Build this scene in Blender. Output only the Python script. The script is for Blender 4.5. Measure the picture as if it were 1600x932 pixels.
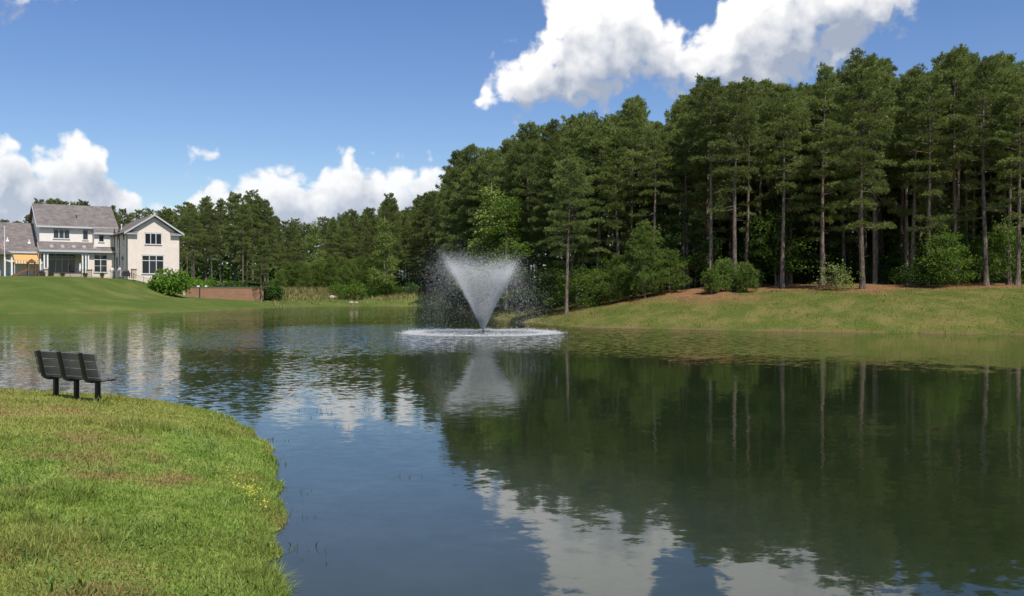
import bpy, math, random
import numpy as np
from mathutils import Vector, Matrix

for o in list(bpy.data.objects):
    bpy.data.objects.remove(o)
SC = bpy.context.scene
COL = SC.collection
R = math.radians

# ------------------------------------------------------------------ camera
EYE = 2.5                      # eye height over the water, metres
F = 1500.0                     # focal length in pixels of a 1600 wide picture
HOR = 457.0
cam_d = bpy.data.cameras.new('camera')
cam = bpy.data.objects.new('camera', cam_d)
COL.objects.link(cam)
cam.location = (0, 0, EYE)
cam.rotation_euler = (R(90) - math.atan((466 - HOR) / F), 0, 0)
cam_d.sensor_width = 36
cam_d.lens = 36 * F / 1600
cam_d.clip_start = 0.1
cam_d.clip_end = 6000
SC.camera = cam

# ------------------------------------------------------------------ sun, sky
SUN_EL, SUN_AZ = R(57), math.atan2(0.50, -0.86)       # azimuth measured from +Y towards +X
SUN = Vector((math.sin(SUN_AZ) * math.cos(SUN_EL), math.cos(SUN_AZ) * math.cos(SUN_EL), math.sin(SUN_EL)))
sl = bpy.data.lights.new('sun', 'SUN')
sl.energy = 4.2
sl.angle = R(0.55)
sl.color = (1.0, 0.955, 0.88)
so = bpy.data.objects.new('sun', sl)
COL.objects.link(so)
so.rotation_euler = SUN.to_track_quat('Z', 'Y').to_euler()
so.location = (20, -30, 60)

SC.view_settings.view_transform = 'Standard'
SC.view_settings.look = 'None'
SC.view_settings.exposure = 0.30
SC.view_settings.gamma = 1.0
SC.view_settings.use_curve_mapping = False
SC.render.engine = 'CYCLES'
SC.cycles.use_denoising = True
SC.cycles.max_bounces = 5
SC.cycles.diffuse_bounces = 4
SC.cycles.glossy_bounces = 3
SC.cycles.transmission_bounces = 3
SC.cycles.transparent_max_bounces = 6
SC.cycles.caustics_reflective = False
SC.cycles.caustics_refractive = False
SC.cycles.sample_clamp_indirect = 4.0


class NT:
    """small helper for node trees"""
    def __init__(self, tree):
        self.t = tree
        self.n = tree.nodes
        self.l = tree.links

    def new(self, kind, **kw):
        nd = self.n.new(kind)
        for k, v in kw.items():
            setattr(nd, k, v)
        return nd

    def put(self, sock, val):
        if hasattr(val, 'is_output') or isinstance(val, bpy.types.NodeSocket):
            self.l.new(val, sock)
        elif val is not None:
            sock.default_value = val

    def math(self, op, a=None, b=None, c=None, clamp=False):
        nd = self.new('ShaderNodeMath', operation=op, use_clamp=clamp)
        for i, v in enumerate((a, b, c)):
            self.put(nd.inputs[i], v)
        return nd.outputs[0]

    def vmath(self, op, a=None, b=None, scale=None):
        nd = self.new('ShaderNodeVectorMath', operation=op)
        self.put(nd.inputs[0], a)
        if b is not None:
            self.put(nd.inputs[1], b)
        if scale is not None:
            self.put(nd.inputs['Scale'], scale)
        return nd.outputs['Value'] if op in ('LENGTH', 'DISTANCE', 'DOT_PRODUCT') else nd.outputs[0]

    def noise(self, vec, scale, detail=3, rough=0.5, dim='3D', out='Fac', dist=0.0):
        nd = self.new('ShaderNodeTexNoise', noise_dimensions=dim)
        self.put(nd.inputs['Vector'], vec)
        self.put(nd.inputs['Scale'], scale)
        nd.inputs['Detail'].default_value = detail
        nd.inputs['Roughness'].default_value = rough
        nd.inputs['Distortion'].default_value = dist
        return nd.outputs[out]

    def maprange(self, v, a, b, c=0.0, d=1.0, smooth=True):
        nd = self.new('ShaderNodeMapRange', interpolation_type='SMOOTHSTEP' if smooth else 'LINEAR')
        self.put(nd.inputs['Value'], v)
        for k, x in zip(('From Min', 'From Max', 'To Min', 'To Max'), (a, b, c, d)):
            self.put(nd.inputs[k], x)
        return nd.outputs[0]

    def mix(self, fac, a, b, blend='MIX'):
        nd = self.new('ShaderNodeMix', data_type='RGBA', blend_type=blend, clamp_factor=True)
        self.put(nd.inputs[0], fac)
        for s, v in ((nd.inputs[6], a), (nd.inputs[7], b)):
            if isinstance(v, tuple) and len(v) == 3:
                v = v + (1.0,)
            self.put(s, v)
        return nd.outputs[2]

    def comb(self, x, y, z):
        nd = self.new('ShaderNodeCombineXYZ')
        for i, v in enumerate((x, y, z)):
            self.put(nd.inputs[i], v)
        return nd.outputs[0]

    def sep(self, v):
        nd = self.new('ShaderNodeSeparateXYZ')
        self.put(nd.inputs[0], v)
        return nd.outputs

    def attr(self, name, out='Fac'):
        nd = self.new('ShaderNodeAttribute', attribute_name=name)
        return nd.outputs[out]

    def ramp(self, fac, stops):
        nd = self.new('ShaderNodeValToRGB')
        cr = nd.color_ramp
        while len(cr.elements) < len(stops):
            cr.elements.new(0.5)
        for e, (p, c) in zip(cr.elements, stops):
            e.position = p
            e.color = tuple(c) + (1.0,)
        self.put(nd.inputs[0], fac)
        return nd.outputs[0]


def sky_dir(u, v):
    """azimuth and elevation of a direction seen at (u, v), times 15"""
    x, z = (u - 800) / F, (HOR - v) / F
    return math.atan2(x, 1.0) * 15, math.atan2(z, math.hypot(1, x)) * 15


# outlines of the cumulus banks against the sky: column, top, base, solidity
HIGH = [(-60, -80, 42, .85), (40, -80, 45, .85), (112, -60, 25, .7), (135, 60, 0, 0), (250, 300, 240, 0), (270, 222, 256, .9), (296, 205, 262, 1), (320, 218, 258, .8), (352, 228, 256, .5), (390, 300, 243, 0),
        (715, 240, 165, 0), (740, 148, 170, 1), (772, 92, 180, 1), (800, 78, 184, 1), (832, 58, 178, 1), (848, 18, 172, 1), (868, -25, 182, 1), (945, -60, 178, 1), (988, -60, 150, 1), (1012, -35, 128, 1),
        (1042, 15, 165, 1), (1078, 40, 172, 1), (1102, 40, 150, 1), (1122, -15, 172, 1), (1160, -80, 178, 1), (1205, -80, 168, .98), (1250, -80, 150, .86), (1310, -80, 124, .80), (1385, -60, 80, .74), (1440, -40, 40, .6), (1475, 60, 0, 0)]
LOW = [(-200, 230, 520, .9), (-40, 240, 520, .9), (0, 182, 520, .8), (22, 205, 520, .8), (45, 238, 520, .9), (92, 208, 520, 1), (128, 190, 520, 1), (156, 200, 520, 1), (174, 235, 520, 1), (198, 264, 520, 1), (218, 282, 520, .9), (240, 306, 520, .8),
       (290, 302, 520, .8), (320, 278, 520, .95), (342, 259, 520, 1), (362, 274, 520, 1), (395, 256, 520, 1), (428, 247, 520, 1), (462, 256, 520, 1), (490, 266, 520, 1), (514, 240, 520, 1), (545, 228, 520, 1), (582, 238, 520, 1), (604, 258, 520, 1),
       (645, 247, 520, 1), (690, 246, 520, .75), (715, 285, 520, .8), (760, 330, 520, .7), (900, 420, 520, .3), (1100, 420, 520, .2), (1800, 340, 520, .5)]


def make_world():
    w = bpy.data.worlds.new('World')
    SC.world = w
    w.use_nodes = True
    nt = NT(w.node_tree)
    nt.n.clear()
    # ---- cloud density as a group of its own
    g = bpy.data.node_groups.new('cloud_density', 'ShaderNodeTree')
    g.interface.new_socket('P', in_out='INPUT', socket_type='NodeSocketVector')
    g.interface.new_socket('D', in_out='OUTPUT', socket_type='NodeSocketFloat')
    g.interface.new_socket('S', in_out='OUTPUT', socket_type='NodeSocketFloat')
    gt = NT(g)
    gi, go = gt.new('NodeGroupInput'), gt.new('NodeGroupOutput')
    P = gi.outputs[0]
    wn = gt.noise(P, 1.3, 2, .55, '2D', 'Color')
    wv = gt.vmath('SUBTRACT', wn, (.5, .5, .5))
    Q = gt.vmath('ADD', P, gt.vmath('MULTIPLY', wv, (.5, .36, 0)))
    qx, qy, _ = gt.sep(Q)
    t = gt.math('MULTIPLY_ADD', qx, 1 / 24.0, .5)

    def bank(stops, soft_top, soft_base, under):
        nd = gt.new('ShaderNodeValToRGB')
        cr = nd.color_ramp
        cr.elements.remove(cr.elements[1])
        cr.elements[0].position = 0.0
        cr.elements[0].color = ((sky_dir(800, stops[0][1])[1] + 2) / 10, (sky_dir(800, stops[0][2])[1] + 2) / 10, stops[0][3], 1)
        for (u, top, base, sol) in stops:
            e = cr.elements.new(sky_dir(u, 200)[0] / 24.0 + .5)
            e.color = ((sky_dir(u, top)[1] + 2) / 10, (sky_dir(u, base)[1] + 2) / 10, sol, 1)
        gt.put(nd.inputs[0], t)
        sc = gt.new('ShaderNodeSeparateColor')
        gt.put(sc.inputs[0], nd.outputs[0])
        top = gt.math('SUBTRACT', gt.math('MULTIPLY_ADD', sc.outputs[0], 10, -2), qy)
        bot = gt.math('SUBTRACT', qy, gt.math('MULTIPLY_ADD', sc.outputs[1], 10, -2))
        f = gt.math('SMOOTH_MIN', gt.math('MULTIPLY', top, soft_top), gt.math('MULTIPLY', bot, soft_base), .2)
        f = gt.math('MINIMUM', f, .85)
        # thick middles and flat undersides stay grey, the rounded tops catch the sun
        h = gt.math('DIVIDE', bot, gt.math('MAXIMUM', gt.math('ADD', top, bot), .3))
        s = gt.math('MULTIPLY_ADD', gt.maprange(h, under[0], under[1]), .85, .12)
        s = gt.math('ADD', s, gt.math('MULTIPLY_ADD', sc.outputs[2], 1.35, -1.35))
        return gt.math('ADD', f, gt.math('MULTIPLY_ADD', sc.outputs[2], .55, -.55)), s
    (fh, s_h), (fl, s_l) = bank(HIGH, 1.5, 1.3, (.10, .80)), bank(LOW, 1.5, 1.0, (.68, 1.0))
    f = gt.math('SMOOTH_MAX', fh, fl, .1)
    pick = gt.maprange(gt.math('SUBTRACT', fh, fl), -.2, .2)
    S = gt.math('ADD', gt.math('MULTIPLY', pick, s_h), gt.math('MULTIPLY', gt.math('SUBTRACT', 1.0, pick), s_l))
    # the rest of the sky, beyond what the picture takes in, carries scattered heaps like these
    px, py, _ = gt.sep(P)
    az = gt.maprange(gt.math('ABSOLUTE', px), 9.5, 12.0)
    up = gt.maprange(py, 5.4, 8.0)
    out = gt.math('MULTIPLY', gt.math('MAXIMUM', az, up), gt.maprange(py, 16, 12))
    n = gt.noise(P, .32, 1, .5, '2D')
    e = gt.math('MULTIPLY_ADD', n, 4.2, -2.5)
    e = gt.math('ADD', e, gt.math('MULTIPLY_ADD', out, 2.0, -2.0))
    f = gt.math('MAXIMUM', f, e)
    f = gt.math('MAXIMUM', f, -1.2)
    fb = gt.noise(P, 2.4, 6, .58, '2D')
    vo = gt.new('ShaderNodeTexVoronoi', voronoi_dimensions='2D', feature='F1')
    gt.put(vo.inputs['Vector'], Q)
    vo.inputs['Scale'].default_value = 2.6
    vo.inputs['Detail'].default_value = 1.5
    vo.inputs['Roughness'].default_value = .5
    D = gt.math('ADD', f, gt.math('MULTIPLY_ADD', fb, 1.1, -.55))
    D = gt.math('ADD', D, gt.math('MULTIPLY_ADD', vo.outputs['Distance'], -.6, .27))
    gt.put(go.inputs[0], D)
    gt.put(go.inputs[1], gt.math('MAXIMUM', S, gt.math('MULTIPLY', out, .75)))

    tc = nt.new('ShaderNodeTexCoord')
    x, y, z = nt.sep(nt.vmath('NORMALIZE', tc.outputs['Generated']))
    az = nt.math('MULTIPLY', nt.math('ARCTAN2', x, y), 15.0)
    el = nt.math('MULTIPLY', nt.math('ARCSINE', z), 15.0)
    p = nt.comb(az, el, 0.0)

    def dens(vec):
        nd = nt.new('ShaderNodeGroup')
        nd.node_tree = g
        nt.put(nd.inputs[0], vec)
        return nd.outputs
    D0, S0 = dens(p)
    D1, _ = dens(nt.vmath('ADD', p, (-.24, .42, 0)))
    alpha = nt.maprange(D0, -.07, .38)
    lit = nt.math('SUBTRACT', D0, D1)
    edge = nt.maprange(D0, .55, .05, 0.0, .35)
    shade = nt.math('MULTIPLY_ADD', lit, .55, S0)
    shade = nt.math('ADD', shade, nt.math('MULTIPLY', edge, nt.maprange(lit, -.1, .25)), clamp=True)
    ccol = nt.mix(shade, (3.15, 3.6, 4.5), (8.7, 8.6, 8.45))
    low = nt.maprange(el, 0.2, 3.0)
    ccol = nt.mix(low, nt.mix(.42, ccol, (5.6, 6.1, 7.0)), ccol)
    sky = nt.new('ShaderNodeTexSky', sky_type='NISHITA')
    sky.sun_disc = False
    sky.sun_elevation = SUN_EL
    sky.sun_rotation = SUN_AZ
    sky.altitude = 100
    sky.air_density = 1.0
    sky.dust_density = .3
    sky.ozone_density = 3.0
    hs = nt.new('ShaderNodeHueSaturation')
    hs.inputs['Saturation'].default_value = 1.18
    hs.inputs['Hue'].default_value = .512
    nt.put(hs.inputs['Color'], sky.outputs[0])
    c = nt.mix(nt.math('MULTIPLY', alpha, .97), hs.outputs[0], ccol)
    bg = nt.new('ShaderNodeBackground')
    nt.put(bg.inputs[0], c)
    bg.inputs[1].default_value = SKY_STRENGTH
    wo = nt.new('ShaderNodeOutputWorld')
    nt.put(wo.inputs[0], bg.outputs[0])
    w.cycles.sampling_method = 'MANUAL'
    w.cycles.sample_map_resolution = 512


SKY_STRENGTH = 0.10
make_world()


# ------------------------------------------------------------------ helpers
def tag(o, label=None, cat=None, group=None, kind=None):
    for k, v in (('label', label), ('category', cat), ('group', group), ('kind', kind)):
        if v:
            o[k] = v
    return o


def empty(name, loc=(0, 0, 0), rz=0.0, sc=1.0):
    o = bpy.data.objects.new(name, None)
    o.empty_display_size = .2
    COL.objects.link(o)
    o.location = loc
    o.rotation_euler = (0, 0, rz)
    o.scale = (sc, sc, sc) if not hasattr(sc, '__len__') else sc
    return o


def link(name, mesh, parent=None):
    o = bpy.data.objects.new(name, mesh)
    COL.objects.link(o)
    if parent:
        o.parent = parent
    return o


def np_mesh(name, V, Fc, mat=None, attrs=None, smooth=False):
    """V (n,3); Fc (m,k) integer faces, all with k corners"""
    V = np.ascontiguousarray(V, np.float32)
    Fc = np.ascontiguousarray(Fc, np.int32)
    m, k = Fc.shape
    me = bpy.data.meshes.new(name)
    me.vertices.add(len(V))
    me.vertices.foreach_set('co', V.ravel())
    me.loops.add(m * k)
    me.loops.foreach_set('vertex_index', Fc.ravel())
    me.polygons.add(m)
    me.polygons.foreach_set('loop_start', np.arange(0, m * k, k, dtype=np.int32))
    if smooth:
        me.polygons.foreach_set('use_smooth', np.ones(m, bool))
    for an, av in (attrs or {}).items():
        a = me.attributes.new(an, 'FLOAT', 'POINT')
        a.data.foreach_set('value', np.ascontiguousarray(av, np.float32))
    if mat:
        me.materials.append(mat)
    me.update(calc_edges=True)
    return me


class MB:
    """collects shapes that become one mesh"""
    def __init__(self):
        self.v, self.f, self.m = [], [], []

    def poly(self, pts, faces, mi=0):
        b = len(self.v)
        self.v += [tuple(p) for p in pts]
        self.f += [tuple(b + i for i in f) for f in faces]
        self.m += [mi] * len(faces)
        return self

    def box(self, x0, x1, y0, y1, z0, z1, mi=0):
        p = [(x, y, z) for z in (z0, z1) for y in (y0, y1) for x in (x0, x1)]
        return self.poly(p, [(0, 2, 3, 1), (4, 5, 7, 6), (0, 1, 5, 4), (2, 6, 7, 3), (0, 4, 6, 2), (1, 3, 7, 5)], mi)

    def prism(self, poly, axis, a, b, mi=0):
        """extrude a 2D outline along an axis: axis 'x': outline (y,z); 'y': (x,z); 'z': (x,y)"""
        def P(q, t):
            return {'x': (t, q[0], q[1]), 'y': (q[0], t, q[1]), 'z': (q[0], q[1], t)}[axis]
        n = len(poly)
        pts = [P(q, a) for q in poly] + [P(q, b) for q in poly]
        fs = [tuple(range(n))[::-1], tuple(range(n, 2 * n))] + [(i, (i + 1) % n, n + (i + 1) % n, n + i) for i in range(n)]
        return self.poly(pts, fs, mi)

    def tube(self, path, rad, n=6, mi=0, cap=True):
        path = [Vector(p) for p in path]
        rad = rad if hasattr(rad, '__len__') else [rad] * len(path)
        b = len(self.v)
        for i, p in enumerate(path):
            t = (path[min(i + 1, len(path) - 1)] - path[max(i - 1, 0)]).normalized()
            a = t.cross(Vector((0, 0, 1)) if abs(t.z) < .9 else Vector((1, 0, 0))).normalized()
            c = t.cross(a)
            for k in range(n):
                th = 2 * math.pi * k / n
                self.v.append(tuple(p + (a * math.cos(th) + c * math.sin(th)) * rad[i]))
        for i in range(len(path) - 1):
            for k in range(n):
                self.f.append((b + i * n + k, b + i * n + (k + 1) % n, b + (i + 1) * n + (k + 1) % n, b + (i + 1) * n + k))
                self.m.append(mi)
        if cap:
            self.f += [tuple(b + k for k in range(n))[::-1], tuple(b + (len(path) - 1) * n + k for k in range(n))]
            self.m += [mi, mi]
        return self

    def mesh(self, name, mats, bevel=0.0, smooth=False):
        me = bpy.data.meshes.new(name)
        me.from_pydata(self.v, [], self.f)
        for q in (mats if isinstance(mats, (list, tuple)) else [mats]):
            me.materials.append(q)
        me.polygons.foreach_set('material_index', self.m)
        if smooth:
            me.polygons.foreach_set('use_smooth', [True] * len(self.f))
        me.update()
        if bevel:
            import bmesh
            bm = bmesh.new()
            bm.from_mesh(me)
            bmesh.ops.recalc_face_normals(bm, faces=bm.faces)
            bmesh.ops.bevel(bm, geom=bm.edges[:], offset=bevel, segments=2, affect='EDGES', profile=.6)
            bm.to_mesh(me)
            bm.free()
        return me

    def build(self, name, mats, parent=None, bevel=0.0, smooth=False):
        return link(name, self.mesh(name, mats, bevel, smooth), parent)


def new_mat(name):
    m = bpy.data.materials.new(name)
    m.use_nodes = True
    nt = NT(m.node_tree)
    nt.n.clear()
    out = nt.new('ShaderNodeOutputMaterial')
    return m, nt, out


def simple(name, col, rough=.7, var=.18, scale=6.0, metal=0.0, spec=.3, stretch=(1, 1, 1)):
    """plain painted, stone or timber surface: mottled colour and a little relief"""
    m, nt, out = new_mat(name)
    tc = nt.new('ShaderNodeTexCoord')
    v = nt.vmath('MULTIPLY', tc.outputs['Object'], stretch)
    n = nt.noise(v, scale, 5, .6)
    k = nt.maprange(n, .25, .75, 1 - var, 1 + var, False)
    c = nt.vmath('SCALE', tuple(col), scale=k)
    b = nt.new('ShaderNodeBsdfPrincipled')
    nt.put(b.inputs['Base Color'], c)
    b.inputs['Roughness'].default_value = rough
    b.inputs['Metallic'].default_value = metal
    b.inputs['Specular IOR Level'].default_value = spec
    nt.put(out.inputs[0], b.outputs[0])
    return m


def sstep(a, b, x):
    t = np.clip((np.asarray(x, float) - a) / (b - a), 0, 1)
    return t * t * (3 - 2 * t)


def at(u, Y):
    """x of something seen at column u and standing Y metres away"""
    return (u - 800) / F * Y


def vnoise(x, y, scale, seed=0):
    """cheap smooth value noise for the ground"""
    x = np.asarray(x, float) * scale
    y = np.asarray(y, float) * scale
    xi, yi = np.floor(x).astype(np.int64), np.floor(y).astype(np.int64)
    fx, fy = x - xi, y - yi
    fx, fy = fx * fx * (3 - 2 * fx), fy * fy * (3 - 2 * fy)

    def h(a, b):
        n = (a * 374761393 + b * 668265263 + seed * 974634777) & 0xffffffff
        n = ((n ^ (n >> 13)) * 1274126177) & 0xffffffff
        return ((n ^ (n >> 16)) & 0xffff) / 65535.0
    return (h(xi, yi) * (1 - fx) + h(xi + 1, yi) * fx) * (1 - fy) + (h(xi, yi + 1) * (1 - fx) + h(xi + 1, yi + 1) * fx) * fy

# ------------------------------------------------------------------ lie of the land
def W(u, v):
    Y = EYE * F / (v - HOR)
    return (at(u, Y), Y)


SHORE = [(-20, 27), (-15.0, 23.8), (-11.5, 22.5), (-9.2, 21.5), (-7.3, 20.6), (-5.9, 19.2), (-4.85, 17.6), (-4.2, 16.0), (-3.45, 14.2), (-3.05, 12.6),
         (-2.75, 11.2), (-2.45, 10.1), (-2.38, 9.3), (-2.2, 8.5), (-1.9, 7.7), (-1.0, 6.4), (1, 5), (6, 3.6), (16, 3), (27, 6), (35, 18), (37, 34), (33.5, 48),
         W(1600, 524), W(1500, 522), W(1400, 520.5), W(1300, 519), W(1200, 517.5), W(1120, 516), W(1050, 514.5), W(960, 513), W(900, 511), W(850, 507.5), W(800, 502), W(760, 497),
         W(735, 492.5), W(714, 487.5), (-8.0, 138), (-9.5, 160), W(690, 480.0), W(665, 479.0), W(642, 478.7), W(600, 478.5), W(569, 478.4), W(515, 478.7), W(461, 479.6), W(430, 481), W(393, 483.2),
         W(340, 486), W(280, 488.4), W(210, 489.5), W(120, 490.2), W(0, 490.5), (-80, 112), (-105, 104), (-112, 80), (-90, 55), (-50, 42), (-30, 32)]


def catmull(pts, k=5):
    P = np.array(pts, float)
    n = len(P)
    out = []
    for i in range(n):
        a, b, c, d = P[i - 1], P[i], P[(i + 1) % n], P[(i + 2) % n]
        for j in range(k):
            t = j / k
            out.append(.5 * ((2 * b) + (-a + c) * t + (2 * a - 5 * b + 4 * c - d) * t * t + (-a + 3 * b - 3 * c + d) * t ** 3))
    return np.array(out)


def sdf(poly, x, y):
    """signed distance to a closed outline, positive outside"""
    x = np.asarray(x, float)
    y = np.asarray(y, float)
    best = np.full(x.shape, 1e18)
    inside = np.zeros(x.shape, bool)
    A = poly
    B = np.roll(poly, -1, 0)
    for (ax, ay), (bx, by) in zip(A, B):
        dx, dy = bx - ax, by - ay
        t = np.clip(((x - ax) * dx + (y - ay) * dy) / (dx * dx + dy * dy + 1e-12), 0, 1)
        best = np.minimum(best, (x - ax - t * dx) ** 2 + (y - ay - t * dy) ** 2)
        c = ((ay > y) != (by > y)) & (x < (bx - ax) * (y - ay) / (by - ay + 1e-12) + ax)
        inside ^= c
    d = np.sqrt(best)
    return np.where(inside, -d, d)


POND = catmull(SHORE, 4)
# edge of the woods, then round behind them
WOOD = np.array([(62, 60), (48, 66), (38, 68.5), (29.5, 70.5), (21, 76), (15.5, 72), (8, 78.5), (3.2, 77.5), (0.5, 92), (-5, 112), (-8, 130), (-10, 165), (-14, 190), (-24, 206), (-42, 214),
                 (-60, 235), (-150, 240), (-150, 420), (160, 420), (160, 60)], float)


WALL_A, WALL_B = (at(287, 155), 155.0), (at(410, 166), 166.0)
WALL_L = math.hypot(WALL_B[0] - WALL_A[0], WALL_B[1] - WALL_A[1])


POND_NEAR = np.concatenate([POND[:88], [(40, 90), (-70, 90)], POND[-2:]])


def terrain(x, y, full=False, shore=None):
    x = np.asarray(x, float)
    y = np.asarray(y, float)
    s = sdf(POND if shore is None else shore, x, y)
    r = np.hypot(x, y)
    s = s + (vnoise(x, y, .45, 3) - .5) * .7 * sstep(25, 60, r) + (vnoise(x, y, 2.2, 5) - .5) * .30 + (vnoise(x, y, 5.0, 6) - .5) * .14 * (1 - sstep(25, 60, r))
    wn = 1 - sstep(26, 44, r)
    wl = sstep(-9, -24, x)
    lx = sstep(-60, -50.5, x)
    hl = 5.1 * (1 - lx) + 2.15 * lx
    fl = sstep(160, 200, y) * sstep(-66, -46, x)
    hl = hl * (1 - fl) + 3.0 * fl
    Ll = 10.0
    hr = 3.25 - .8 * sstep(16, 4, x) * sstep(95, 80, y)
    Lr = 6.5
    hf = hl * wl + hr * (1 - wl)
    Lf = Ll * wl + Lr * (1 - wl)
    sp = np.maximum(s, 0)
    zf = hf * (1 - np.exp(-sp / Lf)) + .035 * (1 - np.exp(-sp / .3))
    zn = .62 * (1 - np.exp(-sp / 2.6)) + .10 * (1 - np.exp(-sp / .22)) + .012 * sp
    z = zn * wn + zf * (1 - wn)
    z = z + (vnoise(x, y, .25, 1) - .5) * .25 * sstep(3, 12, sp) * (1 - wn) * (1 - wl * sstep(160, 150, y)) + (vnoise(x, y, 1.3, 2) - .5) * .06 * sstep(.2, 1.5, sp)
    z = z + sstep(250, 900, r) * 9
    # level ground held up by the brick wall
    tx, ty = (WALL_B[0] - WALL_A[0]) / WALL_L, (WALL_B[1] - WALL_A[1]) / WALL_L
    ta = (x - WALL_A[0]) * tx + (y - WALL_A[1]) * ty
    dn = -(x - WALL_A[0]) * ty + (y - WALL_A[1]) * tx
    zb = 3.2 * sstep(.6, 4.5, dn) * sstep(-3.0, .3, ta) * sstep(WALL_L + .3, WALL_L - .35, ta) * sstep(30, 12, dn)
    z = np.maximum(z, zb)
    zi = -.03 - np.minimum(1.6, .28 * np.maximum(-s, 0))
    z = np.where(s > 0, z, zi)
    return (z, s) if full else z


def gz(x, y):
    return float(terrain(np.array([x]), np.array([y]))[0])


# ------------------------------------------------------------------ ground
def grass_colour(nt, pos, base_zone=None):
    """colour of the turf by place: green, olive and dry patches"""
    n1 = nt.noise(pos, .55, 4, .6)
    n2 = nt.noise(pos, 2.1, 4, .6)
    n3 = nt.noise(pos, .16, 3, .5)
    near = nt.mix(nt.maprange(n2, .35, .68), (.18, .27, .05), (.275, .35, .082))
    near = nt.mix(nt.maprange(n3, .42, .62), near, (.27, .285, .075))
    near = nt.mix(nt.math('MULTIPLY', nt.maprange(n1, .51, .66), .85), near, (.31, .22, .10))
    return near, n1, n2, n3


def make_ground():
    az = np.concatenate([np.arange(-180, -40, 2.5), np.arange(-40, -33, .6), np.arange(-33, 33.01, .17), np.arange(33.6, 40, .6), np.arange(40, 180, 2.5)])
    rad = np.concatenate([[0.0], np.sort(np.concatenate([np.geomspace(1.2, 1600, 320), np.linspace(141.3, 182.7, 45)]))])
    A, Rr = np.meshgrid(np.radians(az), rad, indexing='ij')
    x, y = np.sin(A) * Rr, np.cos(A) * Rr
    z, s = terrain(x.ravel(), y.ravel(), True)
    V = np.stack([x.ravel(), y.ravel(), z], 1)
    na, nr = x.shape
    I = np.arange(na * nr).reshape(na, nr)
    J = np.roll(I, -1, 0)
    Fq = np.stack([I[:, :-1], I[:, 1:], J[:, 1:], J[:, :-1]], -1).reshape(-1, 4)
    Fq = Fq[:, ::-1]
    xs, ys = V[:, 0], V[:, 1]
    sw = sdf(WOOD, xs, ys)
    straw = sstep(4.5, 0.5, sw + (vnoise(xs, ys, .35, 9) - .5) * 5)
    right = sstep(-16, -4, xs) * sstep(36, 50, np.hypot(xs, ys))
    straw = straw * (right + (1 - right) * .35) * (.12 + .88 * sstep(5, 13, xs))
    lawn = sstep(-8, -24, xs) * sstep(60, 90, ys)
    m, nt, out = new_mat('turf and soil')
    geo = nt.new('ShaderNodeNewGeometry')
    pos = geo.outputs['Position']
    near, n1, n2, n3 = grass_colour(nt, pos)
    fine = nt.noise(pos, 9, 4, .65)
    _, _, hz = nt.sep(pos)
    rightc = nt.mix(nt.maprange(n1, .38, .66), (.095, .118, .026), (.165, .15, .048))
    rightc = nt.mix(nt.maprange(n2, .6, .78), rightc, (.20, .14, .06))
    n4 = nt.noise(nt.vmath('MULTIPLY', pos, (.6, 1, 1)), .30, 5, .6)
    lawnc = nt.mix(nt.maprange(n4, .36, .64), (.082, .120, .028), (.115, .145, .04))
    lawnc = nt.mix(nt.maprange(n3, .56, .70), lawnc, (.145, .165, .05))
    strawc = nt.mix(nt.maprange(n2, .35, .7), (.27, .145, .07), (.19, .105, .055))
    strawc = nt.mix(nt.maprange(nt.noise(pos, 1.1, 3, .6), .58, .68), strawc, (.13, .15, .045))
    c = nt.mix(nt.attr('lawn'), near, lawnc)
    c = nt.mix(nt.attr('bank'), c, rightc)
    c = nt.mix(nt.attr('straw'), c, strawc)
    mud = nt.math('MULTIPLY', nt.maprange(hz, .16, .03), nt.maprange(nt.noise(pos, .35, 3, .6), .40, .62))
    c = nt.mix(mud, c, (.17, .12, .06))
    c = nt.mix(nt.maprange(hz, -.005, -.04), c, (.055, .05, .03))
    c = nt.vmath('SCALE', c, scale=nt.maprange(fine, .25, .75, .62, 1.25, False))
    bs = nt.new('ShaderNodeBsdfDiffuse')
    nt.put(bs.inputs[0], c)
    bp = nt.new('ShaderNodeBump')
    bp.inputs['Strength'].default_value = .7
    bp.inputs['Distance'].default_value = .12
    nt.put(bp.inputs['Height'], nt.noise(pos, 5, 5, .7))
    nt.put(bs.inputs['Normal'], bp.outputs[0])
    nt.put(out.inputs[0], bs.outputs[0])
    me = np_mesh('ground', V, Fq, m, dict(straw=straw, lawn=lawn, bank=right), smooth=True)
    o = link('ground', me)
    tag(o, 'grassy banks and lawn rising from the pond to the woods', 'ground', kind='structure')
    return o


make_ground()

FOUNT = (at(755, 58.6), 58.6)


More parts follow.
